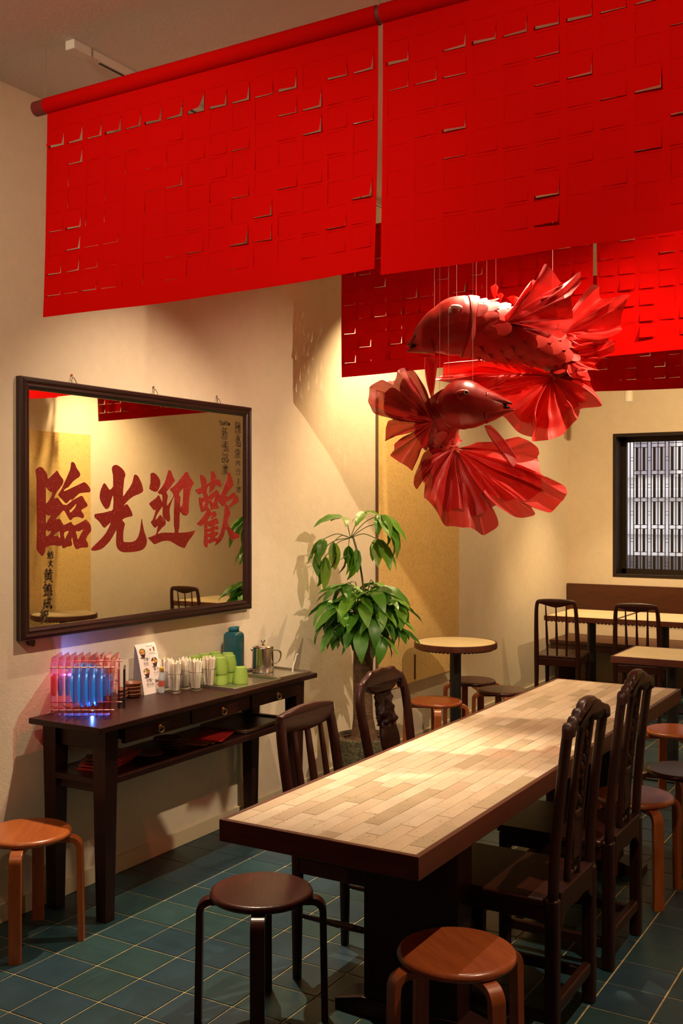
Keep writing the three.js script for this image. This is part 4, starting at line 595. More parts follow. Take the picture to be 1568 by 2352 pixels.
  const sheet = (pr) => { const pos = [], uv = [], idx = []; pr.forEach(([x, y], i) => { for (const k of [0, 1]) { pos.push(x, y, -k * wz); uv.push(k, i / (pr.length - 1)); } if (i) { const a = (i - 1) * 2; idx.push(a, a + 1, a + 2, a + 1, a + 3, a + 2); } }); const q = new THREE.BufferGeometry(); q.setAttribute('position', new THREE.Float32BufferAttribute(pos, 3)); q.setAttribute('uv', new THREE.Float32BufferAttribute(uv, 2)); q.setIndex(idx); q.computeVertexNormals(); return q; };
  part('front_panel', sheet(prof), print, t); part('rear_panel', sheet([[-0.012, 0], [-0.004, hh * 0.5], [0.001, hh]]), card, t); part('base_panel', sheet([[-0.012, 0.0006], [0.058, 0.0006]]), card, t);
}
{ // tumblers of wrapped chopsticks, a small sauce bottle
  const glassM = M({ color: rgb(0.98, 0.98, 0.96), transmission: 1, roughness: 0.02, thickness: 0.003, ior: 1.5 });
  const gg = lathe([[0.001, 0], [0.026, 0], [0.0275, 0.003], [0.0345, 0.085], [0.0348, 0.088], [0.0325, 0.088], [0.0315, 0.084], [0.0262, 0.014], [0.024, 0.011], [0.001, 0.011]], 32);
  const paper = M({ color: rgb(0.90, 0.82, 0.70), roughness: 0.8 }), paper2 = M({ color: rgb(0.74, 0.58, 0.38), roughness: 0.8 });
  const sleeve = bb(-0.0045, 0.0045, 0, 0.124, -0.0022, 0.0022, 0.001), sleeve2 = extrude(shapeOf([[-0.008, 0], [0.008, 0], [0.0095, 0.122], [0.0045, 0.136], [-0.007, 0.126]]), 0.003, 0.0008, 1);
  const spots = [[0.169, -1.147, 'nearest'], [0.213, -1.243, 'second'], [0.21, -1.342, 'third'], [0.138, -1.255, 'hindmost'], [0.08, -1.19, 'leftmost']];
  for (const [x, z, w] of spots) {
    solo('glass_tumbler', gg, glassM, { nearest: 'clear glass tumbler of chopsticks nearest the console edge', second: 'clear glass tumbler of chopsticks in the middle of the front row', third: 'clear glass tumbler of chopsticks beside the steel tray', hindmost: 'clear glass tumbler of chopsticks in the back row', leftmost: 'clear glass tumbler of chopsticks right behind the menu card' }[w], 'glass', [x, CT, z], 0);
    for (let k = 0; k < 17; k++) { const a = k * 2.4, q = 0.0205 * Math.sqrt((k + 0.5) / 17), o = solo('chopstick_sleeve', k % 2 ? sleeve : sleeve2, k % 3 ? paper : paper2, `paper-wrapped chopsticks in the ${{ nearest: 'tumbler nearest the console edge', second: 'middle tumbler of the front row', third: 'tumbler beside the steel tray', hindmost: 'tumbler of the back row', leftmost: 'tumbler right behind the menu card' }[w]}`, 'chopsticks', [x + q * 0.8 * Math.cos(a), CT + 0.0118, z + q * 0.8 * Math.sin(a)], 0, 'wrapped chopsticks in the tumblers'); o.rotation.set(Math.sin(a) * q * 5.5, rnd() * 6, -Math.cos(a) * q * 5.5, 'XZY'); }
  }
  const b = thing('sauce_bottle', 'small clear sauce bottle with yellow cap behind the menu card', 'bottle', [0.118, CT, -1.112]);
  part('body', lathe([[0.001, 0], [0.013, 0], [0.0145, 0.004], [0.0145, 0.075], [0.009, 0.092], [0.009, 0.1], [0.001, 0.1]], 20), M({ color: rgb(0.75, 0.8, 0.82), roughness: 0.15, transmission: 0.5, thickness: 0 }), b); part('label_band', lathe([[0.0148, 0.03], [0.0148, 0.058]], 20), M({ color: rgb(0.55, 0.1, 0.06), roughness: 0.5, side: THREE.DoubleSide }), b); part('cap', lathe([[0.001, 0.118], [0.009, 0.118], [0.0105, 0.115], [0.0105, 0.098], [0.001, 0.098]], 16), M({ color: rgb(0.75, 0.42, 0.05), roughness: 0.4 }), b);
}
{ // steel trays, upturned green cups, teal jug, steel teapot
  function tray(label, [x, z], w, l, turn) {
    const t = thing('steel_tray', label, 'tray', [x, CT, z], turn), rim = 0.014, r = 0.02, ring = (a, b, h) => { const s = new THREE.Shape(), q = r; s.moveTo(-a + q, -b); s.lineTo(a - q, -b); s.absarc(a - q, -b + q, q, -Math.PI / 2, 0); s.lineTo(a, b - q); s.absarc(a - q, b - q, q, 0, Math.PI / 2); s.lineTo(-a + q, b); s.absarc(-a + q, b - q, q, Math.PI / 2, Math.PI); s.lineTo(-a, -b + q); s.absarc(-a + q, -b + q, q, Math.PI, Math.PI * 1.5); return s; };
    const outer = ring(w / 2, l / 2), wall = ring(w / 2, l / 2); wall.holes.push(ring(w / 2 - 0.005, l / 2 - 0.005));
    part('base', extrude(outer, 0.003).rotateX(-Math.PI / 2), dullSteel, t); part('rim', extrude(wall, rim - 0.003, 0.0015).rotateX(-Math.PI / 2).translate(0, 0.003, 0), dullSteel, t);
  }
  tray('steel tray of green cups on the console', [0.222, -1.50], 0.35, 0.355, -0.06);
  tray('steel tray under the teal jug and metal teapot', [0.252, -1.822], 0.28, 0.272, -0.08);
  const green = M({ color: rgb(0.36, 0.56, 0.10), roughness: 0.38, transmission: 0.12 });
  const cup = lathe([[0.001, 0.08], [0.024, 0.08], [0.0275, 0.0775], [0.0335, 0.045], [0.0365, 0.02], [0.036, 0.004], [0.0345, 0], [0.0335, 0.004], [0.034, 0.02], [0.031, 0.045], [0.0255, 0.0745], [0.001, 0.076]], 32);
  const cups = [[0.082, -1.392], [0.079, -1.470], [0.085, -1.548], [0.158, -1.556], [0.140, -1.416], [0.152, -1.482], [0.216, -1.420], [0.212, -1.497]];
  cups.forEach(([x, z], i) => { const w = ['at the back left', 'at the back middle', 'at the back right', 'right of the middle row', 'left of the middle row', 'in the very middle', 'at the front left', 'at the front right'][i]; solo('green_cup', cup, green, `upturned green cup of the lower layer, ${w} of the stacked cups`, 'cup', [x, CT + 0.003, z], 0, 'lower layer of green cups'); solo('green_cup', cup, green, `upturned green cup of the upper layer, ${w} of the stacked cups`, 'cup', [x, CT + 0.003 + 0.05, z], 0, 'upper layer of green cups'); });
  solo('green_cup', cup, green, 'single green cup upturned alone in front of the stacked cups', 'cup', [0.286, CT + 0.003, -1.49]);
  // jug: square with rounded shoulders, ribbed
  const j = thing('water_jug', 'tall teal plastic water jug with ribbed sides', 'jug', [0.062, CT, -1.735], 0.2), teal = M({ color: rgb(0.012, 0.10, 0.13), roughness: 0.25, clearcoat: 0.4 }), a = 0.043;
  const sec = [[0, 0.92], [0.004, 0.98], [0.03, 1], [0.175, 1.03], [0.195, 1.02], [0.205, 0.92], [0.212, 0.72], [0.214, 0.55]], pos = [], idx = [], uv = [], R = 80;
  sec.forEach(([y, k], i) => { for (let q = 0; q <= R; q++) { const f = q / R * Math.PI * 2, c = Math.cos(f), s = Math.sin(f), d = a * k / (Math.abs(c) ** 5 + Math.abs(s) ** 5) ** (1 / 5) * (i > 1 && i < 4 ? 1 + 0.014 * Math.cos(f * 20) : 1); pos.push(d * c, y, d * s); uv.push(q / R, y); if (i && q < R) { const e = (i - 1) * (R + 1) + q; idx.push(e, e + R + 1, e + 1, e + 1, e + R + 1, e + R + 2); } } });
  const jg = new THREE.BufferGeometry(); jg.setAttribute('position', new THREE.Float32BufferAttribute(pos, 3)); jg.setAttribute('uv', new THREE.Float32BufferAttribute(uv, 2)); jg.setIndex(idx); jg.computeVertexNormals(); part('body', jg, teal, j);
  const lid = M({ color: rgb(0.02, 0.17, 0.24), roughness: 0.35 }), ld = part('lid', lathe([[0.001, 0.236], [0.022, 0.236], [0.026, 0.232], [0.0275, 0.212], [0.001, 0.212]], 32), lid, j); part('spout_flap', extrude(shapeOf([[-0.032, 0.226], [-0.01, 0.237], [0.02, 0.241], [0.03, 0.236], [0.02, 0.229], [-0.02, 0.222]]), 0.026, 0.003).translate(0, 0, -0.013), lid, ld);
  // pot
  const p = thing('metal_teapot', 'shiny steel teapot with side handle beside the teal jug', 'teapot', [0.172, CT + 0.003, -1.835], 0.35);
  part('body', lathe([[0.001, 0], [0.054, 0], [0.0565, 0.003], [0.0555, 0.05], [0.0535, 0.118], [0.055, 0.122], [0.053, 0.126], [0.001, 0.126]], 48), steel, p);
  const pl = part('lid', lathe([[0.055, 0.126], [0.054, 0.131], [0.035, 0.139], [0.012, 0.142], [0.001, 0.142]], 40), steel, p); part('knob', lathe([[0.001, 0.142], [0.006, 0.142], [0.005, 0.149], [0.011, 0.155], [0.0125, 0.160], [0.009, 0.163], [0.001, 0.163]], 24), steel, pl);
  const hp = spline([[0.05, 0.112], [0.075, 0.116], [0.093, 0.106], [0.097, 0.085], [0.09, 0.06], [0.078, 0.045], [0.06, 0.04]], 30), hi = spline([[0.06, 0.046], [0.075, 0.05], [0.085, 0.063], [0.0915, 0.085], [0.088, 0.102], [0.074, 0.110], [0.05, 0.106]], 30);
  part('handle', toCreasedNormals(extrude(shapeOf([...hp, ...hi]), 0.016, 0.0015).translate(0, 0, -0.008), 0.6), steel, p); part('spout', extrude(shapeOf([[-0.048, 0.118], [-0.066, 0.126], [-0.062, 0.112], [-0.05, 0.095]]), 0.026, 0.004).translate(0, 0, -0.013), steel, p);
  solo('paper_strip', tube([[0, 0, 0], [0.004, 0.03, 0.002], [0.014, 0.06, -0.002], [0.02, 0.085, 0.002], [0.03, 0.092, 0.004]], 0.004, 16, 6).scale(1, 1, 0.4), M({ color: rgb(0.8, 0.76, 0.68), roughness: 0.7 }), 'crumpled white strip standing at the end of the far tray', 'paper', [0.30, CT + 0.003, -1.915], 0.5);
}
{ // on the shelf below
  const y = 0.565, clay = M({ color: rgb(0.20, 0.13, 0.08), roughness: 0.5, bumpMap: fineBump, bumpScale: 0.001 });
  const plate = lathe([[0.001, 0], [0.034, 0], [0.036, 0.003], [0.066, 0.014], [0.067, 0.017], [0.063, 0.017], [0.034, 0.006], [0.001, 0.006]], 40);
  solo('clay_plate', plate, clay, 'brown plate lying apart on the console shelf', 'plate', [0.245, y, -0.875]);
  for (let k = 0; k < 4; k++) solo('clay_plate', plate, clay, `brown plate, ${['lowest', 'second', 'third', 'topmost'][k]} of the stack on the console shelf`, 'plate', [0.228, y + k * 0.011, -1.03], 0, 'brown plates stacked on the shelf');
  const red = M({ color: rgb(0.36, 0.012, 0.012), roughness: 0.5 }), kraft = M({ color: rgb(0.30, 0.19, 0.10), roughness: 0.8 });
  for (let k = 0; k < 4; k++) solo('red_booklet', bb(-0.07, 0.07, 0, 0.006, -0.11, 0.11, 0.001), red, `red booklet, ${['lowest', 'second', 'third', 'topmost'][k]} of the pile at the near shelf end`, 'booklet', [0.19 + k * 0.008, y + k * 0.0125, -0.675 - k * 0.004], 0.25 - k * 0.04, 'red booklets piled on the shelf').rotation.x = 0;
  solo('kraft_paper', bb(-0.05, 0.05, 0, 0.002, -0.045, 0.045, 0.0006), kraft, 'brown kraft paper scrap on the red booklets', 'paper', [0.2, y + 0.0445, -0.62], 0.7);
  for (let k = 0; k < 3; k++) solo('folded_menu', bb(-0.075, 0.075, 0, 0.004, -0.12, 0.12, 0.001), k === 2 ? red : kraft, ['brown folded menu at the bottom of the shelf pile', 'brown folded menu in the middle of the shelf pile', 'red folded menu on top of the shelf pile'][k], 'menu', [0.24 + k * 0.01, y + k * 0.0042, -1.25 - k * 0.03], 0.2 + k * 0.08);
  const t = thing('serving_tray', 'black serving tray with worn gold rim on the shelf', 'tray', [0.212, y, -1.60], 0.06), s = new THREE.Shape(), a = 0.14, b = 0.19, q = 0.05; s.moveTo(-a + q, -b); s.lineTo(a - q, -b); s.absarc(a - q, -b + q, q, -Math.PI / 2, 0); s.lineTo(a, b - q); s.absarc(a - q, b - q, q, 0, Math.PI / 2); s.lineTo(-a + q, b); s.absarc(-a + q, b - q, q, Math.PI / 2, Math.PI); s.lineTo(-a, -b + q); s.absarc(-a + q, -b + q, q, Math.PI, 1.5 * Math.PI);
  part('base', extrude(s, 0.012, 0.003).rotateX(-Math.PI / 2), M({ color: rgb(0.015, 0.012, 0.012), roughness: 0.35 }), t); const ring = s.clone(); ring.holes.push(new THREE.Path(s.getPoints(10).map((p) => p.clone().multiplyScalar(0.965)))); part('rim', extrude(ring, 0.012, 0.002).rotateX(-Math.PI / 2).translate(0, 0.010, 0), M({ color: rgb(0.20, 0.13, 0.05), roughness: 0.35, metalness: 0.5 }), t);
}

// ---------------------------------------------------------------- potted money tree
{
  const t = thing('potted_tree', 'potted money tree with thick trunk and drooping palmate leaves', 'plant', [0.36, 0, -2.55], 0.5379);
  const stone = M({ map: tex(256, (u, v) => mix3([52, 48, 32], [142, 132, 100], fbm(u, v, 20, 20, 201, 4) * 0.6 + 0.4 * (fbm(u, v, 60, 60, 205, 2) > 0.5 ? 1 : 0)), true, 0.25), roughness: 0.8, bumpMap: fineBump, bumpScale: 0.004 });
  part('pot', boxUV(lathe([[0.001, 0], [0.125, 0], [0.135, 0.02], [0.16, 0.33], [0.164, 0.345], [0.16, 0.355], [0.148, 0.355], [0.144, 0.345], [0.143, 0.32], [0.001, 0.32]], 48)), stone, t);
  const soil = part('soil', lathe([[0.001, 0.334], [0.1, 0.332], [0.1435, 0.326]], 40), M({ color: rgb(0.05, 0.035, 0.02), roughness: 1, bumpMap: fineBump, bumpScale: 0.01, side: THREE.DoubleSide }), t);
  const chips = []; for (let i = 0; i < 90; i++) { const a = rnd() * 7, r = 0.065 + 0.07 * Math.sqrt(rnd()); chips.push(new THREE.DodecahedronGeometry(rr(0.006, 0.012)).scale(1, 0.6, 1.3).rotateY(rnd() * 6).translate(r * Math.cos(a), 0.335 + rr(0, 0.006), r * Math.sin(a))); }
  const cp = part('bark_chips', chips, M({ color: rgb(0.20, 0.10, 0.05), roughness: 0.9 }), t); cp.userData.kind = 'stuff';
  const bark = M({ map: tex(256, (u, v) => mix3([72, 50, 34], [140, 108, 78], fbm(u, v, 4, 30, 211, 3) * 0.6 + 0.4 * fbm(u, v, 16, 16, 213, 3)), true, 0.3), roughness: 0.85, bumpMap: tex(256, (u, v) => grey(255 * (0.7 * fbm(u, v, 3, 36, 215, 3) + 0.3 * fbm(u, v, 30, 30, 217, 2))), false, 0.3), bumpScale: 0.006 });
  part('trunk', boxUV(loft([[0, 0.32, 0, 0.088, 0.085], [0, 0.37, 0, 0.070, 0.068], [-0.004, 0.46, 0, 0.056, 0.055], [-0.006, 0.6, 0, 0.054, 0.053], [-0.004, 0.75, 0, 0.056, 0.055], [0, 0.88, 0, 0.058, 0.056], [0, 0.95, 0, 0.048, 0.048]], 40, 28)), bark, t);
  const leafM = [[0.05, 0.19, 0.012], [0.08, 0.26, 0.014], [0.13, 0.33, 0.02]].map(([r, g, b]) => M({ color: rgb(r, g, b), roughness: 0.42, transmission: 0.25, side: THREE.DoubleSide, clearcoat: 0.15 })), limeM = M({ color: rgb(0.22, 0.38, 0.04), roughness: 0.45, transmission: 0.35, side: THREE.DoubleSide }), dryM = M({ color: rgb(0.06, 0.05, 0.015), roughness: 0.9, side: THREE.DoubleSide }), stemM = M({ color: rgb(0.10, 0.16, 0.03), roughness: 0.6 }), woodyM = M({ color: rgb(0.09, 0.075, 0.03), roughness: 0.8 });
  // leaflet along +x from the origin, folded on its midrib, tip drooping
  const leaflet = (w, droop, fold) => { const g = new THREE.PlaneGeometry(1, 1, 10, 4), p = g.attributes.position; for (let i = 0; i < p.count; i++) { const u = p.getX(i) + 0.5, v = p.getY(i) * 2, k = Math.sin(Math.PI * Math.min(1, u ** 0.75 * 0.985 + 0.008)) ** 0.8; p.setXYZ(i, u * (1 - droop * 0.25 * u), -droop * u * u * 0.6 + Math.abs(v) * k * w * fold + 0.012 * Math.sin(u * 18) * Math.abs(v), v * k * w); } g.computeVertexNormals(); return g; };
  const LG = [leaflet(0.18, 0.35, 0.3), leaflet(0.2, 0.6, 0.2), leaflet(0.17, 0.15, 0.4), leaflet(0.21, 0.85, 0.15)];
  function palm(at, dir, n, len, mats, spread, drop) { // a palmate leaf at the end of its stalk
    const d = V(...dir).normalize();
    for (let k = 0; k < n; k++) {
      const a = (n > 1 ? k / (n - 1) - 0.5 : 0) * spread, o = part('leaf', LG[Math.floor(rnd() * 4)], mats[Math.floor(rnd() * mats.length)], t), q = len * (1 - 0.32 * Math.abs(a) / (spread / 2 + 0.01)) * rr(0.85, 1.1);
      const yaw = Math.atan2(-d.z, d.x) + a; o.position.set(...at); o.rotation.order = 'YZX'; o.rotation.set(rr(-0.35, 0.35), yaw, Math.asin(Math.max(-1, Math.min(1, d.y))) - drop + rr(-0.18, 0.18)); o.scale.setScalar(q);
    }
  }
  // crown: arching stalks from the trunk head
  const mats = [leafM[0], leafM[0], leafM[1], leafM[1], leafM[2]];
  for (let i = 0; i < 38; i++) {
    const a = i * 2.399 + 0.3, tier = i / 38, R = rr(0.08, 0.17) + 0.05 * tier, up = 0.30 - 0.27 * tier + rr(-0.02, 0.02), dx = Math.cos(a), dz = Math.sin(a);
    const e = [R * dx, 0.90 + up, R * dz], wx = 0.36 + 0.859 * (e[0] + dx * 0.18) + 0.512 * (e[2] + dz * 0.18); if (wx < 0.03) continue;
    part('stalk', tube([[0.02 * dx, 0.92, 0.02 * dz], [R * 0.5 * dx, 0.95 + up * 0.85, R * 0.5 * dz], e], 0.003, 12, 5), stemM, t);
    palm(e, [dx, 0.05 - 0.55 * tier, dz], 5 + Math.floor(rnd() * 2), rr(0.16, 0.255), mats, 4.4, 0.24);
  }
  // tall shoot
  part('shoot', tube([[0.01, 0.93, 0], [0.0, 1.15, 0.0], [-0.025, 1.33, 0.01], [-0.06, 1.465, 0.01], [-0.066, 1.475, 0.01]], 0.0055, 30, 8), woodyM, t);
  const S = (px, py, z = 0) => [(px - 830) * 0.00245, 1.637 - (py - 1165) * 0.00245 + 0.005, z], top = S(799, 1238, 0.01);
  const lime = [leafM[2], limeM, leafM[1]], shoots = [[S(832, 1178, 0.03), [-0.2, -0.1, 0.5], 3, 0.13, 2.6, 0.1], [S(868, 1185, 0.05), [1, -0.5, 0.5], 6, 0.21, 2.6, 0.2], [S(860, 1240, 0.02), [0.8, -0.7, 0.7], 6, 0.19, 2.8, 0.3], [S(784, 1190, 0.02), [-0.9, 0.1, 0.4], 3, 0.16, 2.8, 0.15], [S(880, 1205, 0.03), [1, -0.8, 0.2], 4, 0.2, 1.2, 0.2], [S(738, 1240, 0.03), [-0.9, -0.3, 0.3], 5, 0.16, 2.2, 0.5], [S(760, 1247, 0.05), [0.3, -0.9, 0.6], 3, 0.15, 1.8, 0.4], [S(726, 1272, 0.02), [-0.5, -1.2, 0.2], 4, 0.15, 1.4, 0.3], [S(795, 1255, 0.06), [0.2, -1.3, 0.5], 4, 0.15, 2.6, 0.3], [S(742, 1280, 0.06), [0.2, -1.5, 0.3], 4, 0.19, 1.4, 0.3], [S(812, 1262, 0.05), [0.6, -1.2, 0.3], 3, 0.16, 1.6, 0.3]];
  for (const [at, dir, n, len, sp, dr] of shoots) { const m = top.map((v, i) => (v + at[i]) / 2 + (i === 1 ? 0.025 : 0)); part('stalk', tube([top, m, at], 0.0024, 14, 5), stemM, t); palm(at, dir, n, len * 1.2, lime, sp, dr); }
  for (const [px, py] of [[764, 1278], [787, 1285]]) { const o = part('dry_leaf', LG[3], dryM, t); o.position.set(...S(px, py, 0.06)); o.rotation.set(0.3, 0.4, -1.5); o.scale.set(0.1, 0.1, 0.06); }
}

// ---------------------------------------------------------------- two hanging cloth fish (local units: millimetre-like pixels of a 4.1 m view, scaled to metres)
{
  const skin = M({ color: rgb(0.40, 0.012, 0.006), roughness: 0.36, clearcoat: 0.25, clearcoatRoughness: 0.35, bumpMap: fineBump, bumpScale: 0.0006 });
  const scaleM = [[0.58, 0.022, 0.014], [0.50, 0.016, 0.010], [0.62, 0.045, 0.03]].map(([r, g, b]) => M({ color: rgb(r, g, b), roughness: 0.5, side: THREE.DoubleSide }));
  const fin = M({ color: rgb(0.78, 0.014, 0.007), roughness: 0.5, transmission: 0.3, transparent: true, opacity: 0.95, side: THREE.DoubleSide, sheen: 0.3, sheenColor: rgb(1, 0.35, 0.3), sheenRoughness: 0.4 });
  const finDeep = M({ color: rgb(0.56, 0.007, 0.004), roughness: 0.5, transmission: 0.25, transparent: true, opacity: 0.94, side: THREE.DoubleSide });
  const thread = M({ color: rgb(0.75, 0.6, 0.55), roughness: 0.6 }), black = M({ color: rgb(0.01, 0.008, 0.008), roughness: 0.2 }), pale = M({ color: rgb(0.78, 0.62, 0.55), roughness: 0.4 });
  function fish(label, at, u, ox, oy) {
    const t = thing('cloth_fish', label, 'fish decoration', at, 0.5379), L = (px, py, z = 0) => [(px - ox) * u, (oy - py) * u, z * u];
    const st = (list) => list.map(([x, y, z, a, b]) => [...L(x, y, z), a * u, b * u]);
    const body = (name, list, m, n = 30, rad = 28) => part(name, boxUV(loft(st(list), n, rad, 2, V(0, 0, 1))), m, t);
    // a gathered fan of cloth: root point, outline points (with depth), folds
    const fan = (root, out, folds, amp, m, ph = 0, bulge = 0.06) => {
      const r0 = V(...L(...root)), c = new THREE.CatmullRomCurve3(out.map((p) => V(...L(...p))), false, 'catmullrom', 0.35), N = Math.max(60, folds * 22), R = 20, pos = [], uv = [], idx = [];
      const mid = c.getPoint(0.5).sub(r0), side = c.getPoint(1).sub(c.getPoint(0)), nrm = mid.clone().cross(side).normalize(); if (nrm.z < 0) nrm.negate();
      const c1 = rr(-0.3, 0.3), curl = (w) => c1 * Math.sin(w * 4 + ph) + 0.12 * Math.sin(w * 13 + ph);
      const cr = Array.from({ length: folds * 5 }, () => [rnd(), rr(0.008, 0.026), rr(-1, 1), rr(0.4, 1)]);   // sharp creases running out from the gathered root
      for (let i = 0; i <= N; i++) { const w = i / N, o = c.getPoint(w).sub(r0), f = 2 * Math.PI * (folds * 0.55 * w + 0.22 * Math.sin(w * 7 + ph)) + ph, big = Math.sin(f) + 0.35 * Math.sin(f * 2.3 + 2 + ph);
        let fine = 0, far = 0; for (const [p, sg, am, ln] of cr) { const q = am * Math.exp(-(((w - p) / sg) ** 2)); fine += q; far += q * ln; }
        for (let k = 0; k <= R; k++) { const s = k / R, d = amp * u * (0.95 * big * s ** 1.15 + 0.75 * (fine * Math.sqrt(s) * Math.max(0, 1 - s) + far * 0.3 * s) + 0.5 * s * (vnoise(w * 5 + ph, s * 3, 64, 64, 77) - 0.5)) + bulge * Math.sin(s * Math.PI) * o.length() * Math.sin(w * 5 + ph), e = 1 + 0.05 * s ** 4 * (vnoise(w * 14 + ph * 3, 0.5, 64, 64, 78) - 0.5);
          const lat = o.clone().cross(nrm), a = r0.clone().addScaledVector(o, s * e).addScaledVector(lat, curl(w) * s * (1 - s) + 0.03 * s * (vnoise(w * 6 + 9, s * 5 + ph, 64, 64, 79) - 0.5)).addScaledVector(nrm, d + amp * u * 0.55 * s * (vnoise(w * 11 + ph, s * 6, 64, 64, 81) - 0.5)); pos.push(a.x, a.y, a.z); uv.push(w, s); if (i < N && k < R) { const z = i * (R + 1) + k; idx.push(z, z + R + 1, z + 1, z + 1, z + R + 1, z + R + 2); } } }
      const g = new THREE.BufferGeometry(); g.setAttribute('position', new THREE.Float32BufferAttribute(pos, 3)); g.setAttribute('uv', new THREE.Float32BufferAttribute(uv, 2)); g.setIndex(idx); g.computeVertexNormals();
      part('fin', g, m, t);
    };
    const veil = (root, out, folds, amp, m, ph) => { fan(root, out, folds, amp, m, ph); fan([root[0], root[1], root[2] - 4], out.map(([x, y, z]) => [root[0] + (x - root[0]) * 0.8 + 6 * Math.sin(x), root[1] + (y - root[1]) * 0.8 + 6 * Math.cos(y), z - 26]), folds + 1, amp, m, ph + 2.2); };
    // round overlapping scales set along the body stations
    const disc = (() => { const g = new THREE.CircleGeometry(1, 16), p = g.attributes.position; for (let i = 0; i < p.count; i++) { const x = p.getX(i), y = p.getY(i); p.setXYZ(i, x * 0.92, y * 1.08 - 0.55, 0.16 * (1 - x * x) - 0.05); } g.computeVertexNormals(); return g; })();
    const scales = (list, step, per, size, from, to) => {
      const s = st(list), c = new THREE.CatmullRomCurve3(s.map((q) => V(q[0], q[1], q[2])), false, 'catmullrom', 0.5), rad = (w, k) => { const f = w * (s.length - 1), i = Math.min(s.length - 2, Math.floor(f)); return s[i][k] + (s[i + 1][k] - s[i][k]) * (f - i); };
      for (let i = 0; i < step; i++) { const w = from + (to - from) * i / (step - 1), p = c.getPoint(w), T = c.getTangent(w), X = V(0, 0, 1).addScaledVector(T, -T.z).normalize(), Z = X.clone().cross(T).normalize(), a = rad(w, 3), b = rad(w, 4), n = Math.max(5, Math.round(per * (a + b) / (rad(from, 3) + rad(from, 4))));
        for (let j = 0; j < n; j++) { const f = (j + (i % 2) / 2) / n * Math.PI * 2, nn = X.clone().multiplyScalar(Math.cos(f) / a).addScaledVector(Z, Math.sin(f) / b).normalize(), q = p.clone().addScaledVector(X, a * Math.cos(f)).addScaledVector(Z, b * Math.sin(f)).addScaledVector(nn, 1.2 * u);
          const down = T.clone().addScaledVector(nn, 0.3).normalize(), y = down.clone().negate(), zz = nn.clone().addScaledVector(y, -nn.dot(y)).normalize(), x = y.clone().cross(zz);
          const o = part('scale', disc, scaleM[Math.floor(rnd() * 3)], t); o.matrix.makeBasis(x, y, zz).setPosition(q); o.matrix.decompose(o.position, o.quaternion, o.scale); o.scale.setScalar(size * u * rr(0.95, 1.06)); } }
    };
    const hang = (px, py, z) => { const a = L(px, py, z); part('thread', bar(a, [a[0], H - 0.004 - at[1], a[2]], 0.0006, 5), thread, t); };
    return { t, L, u, body, fan, veil, scales, hang };
  }
  { // upper fish, head to the left
    const F = fish('upper hanging red cloth fish, head pointing left', [1.62, 2.327, -1.247], 4.1 / 2400, 1100, 760), { t, L, u } = F;
    const bodySt = [[1062, 752, 0, 56, 60], [1110, 757, 0, 58, 62], [1160, 766, -10, 52, 55], [1210, 778, -20, 44, 47], [1255, 792, -30, 36, 39], [1288, 808, -36, 28, 31], [1304, 832, -38, 20, 22], [1294, 852, -34, 14, 15], [1272, 862, -28, 8, 9]];
    const head = F.body('head', [[950, 792, 2, 9, 9], [958, 786, 2, 17, 19], [975, 776, 2, 31, 35], [1000, 765, 1, 45, 51], [1025, 757, 0, 55, 62], [1045, 751, 0, 61, 68], [1062, 750, 0, 64, 70], [1078, 751, 0, 65, 69], [1082, 751, 0, 60, 64]], skin, 40, 36);
    part('gill_rim', boxUV(loft([[1074, 751, 0, 66, 70.5], [1077, 751, 0, 68, 72.5], [1081, 752, 0, 67, 71.5], [1084, 752, 0, 62, 66]].map(([x, y, z, a, b]) => [...L(x, y, z), a * u, b * u]), 10, 40, 2, V(0, 0, 1))), scaleM[2], head);
    const jaw = (name, list) => part(name, boxUV(loft(list.map(([x, y, z, a, b]) => [...L(x, y, z), a * u, b * u]), 16, 18, 2, V(0, 0, 1))), skin, head);
    jaw('upper_jaw', [[984, 762, 2, 30, 24], [966, 770, 2, 22, 15], [950, 780, 2, 14, 8], [938, 791, 2, 6, 4], [934, 796, 2, 2, 2]]); jaw('lower_jaw', [[990, 793, 2, 34, 24], [968, 800, 2, 22, 11], [948, 804, 2, 12, 6], [934, 806, 2, 3, 2.5]]);
    part('mouth', ball(1, 0, 0, 0, 13 * u, 5 * u, 10 * u).rotateZ(0.35).translate(...L(952, 794, 2)), black, head);
    part('nostril', ball(1, 0, 0, 0, 1.6 * u, 9 * u, 3 * u).rotateZ(-0.8).translate(...L(955, 772, 15)), black, head);
    const eye = part('eye', ball(12 * u, ...L(1040, 724, 50), 1, 0.85, 0.8), skin, head); part('eyelid', [ball(1, 0, 0, 0, 14 * u, 6 * u, 9 * u).rotateZ(-0.12).translate(...L(1042, 716, 54)), ball(1, 0, 0, 0, 5 * u, 8 * u, 6 * u).rotateZ(-0.5).translate(...L(1029, 721, 52))], pale, eye);
    F.body('body', bodySt, skin, 44, 28);
    F.scales(bodySt, 14, 12, 19, 0.05, 0.78);
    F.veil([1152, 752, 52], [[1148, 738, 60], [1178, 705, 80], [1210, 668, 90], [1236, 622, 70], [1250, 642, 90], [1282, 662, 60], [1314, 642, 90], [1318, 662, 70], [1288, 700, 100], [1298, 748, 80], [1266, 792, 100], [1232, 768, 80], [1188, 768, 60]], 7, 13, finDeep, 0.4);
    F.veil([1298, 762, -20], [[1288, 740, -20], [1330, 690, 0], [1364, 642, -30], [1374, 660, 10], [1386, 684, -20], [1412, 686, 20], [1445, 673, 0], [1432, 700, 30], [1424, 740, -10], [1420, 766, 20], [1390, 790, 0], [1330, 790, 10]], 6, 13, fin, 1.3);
    F.fan([1300, 812, -30], [[1320, 776, -20], [1372, 786, 10], [1410, 780, -20], [1404, 800, 20], [1372, 838, -10], [1366, 852, 20], [1330, 850, 0]], 5, 10, fin, 2.2);
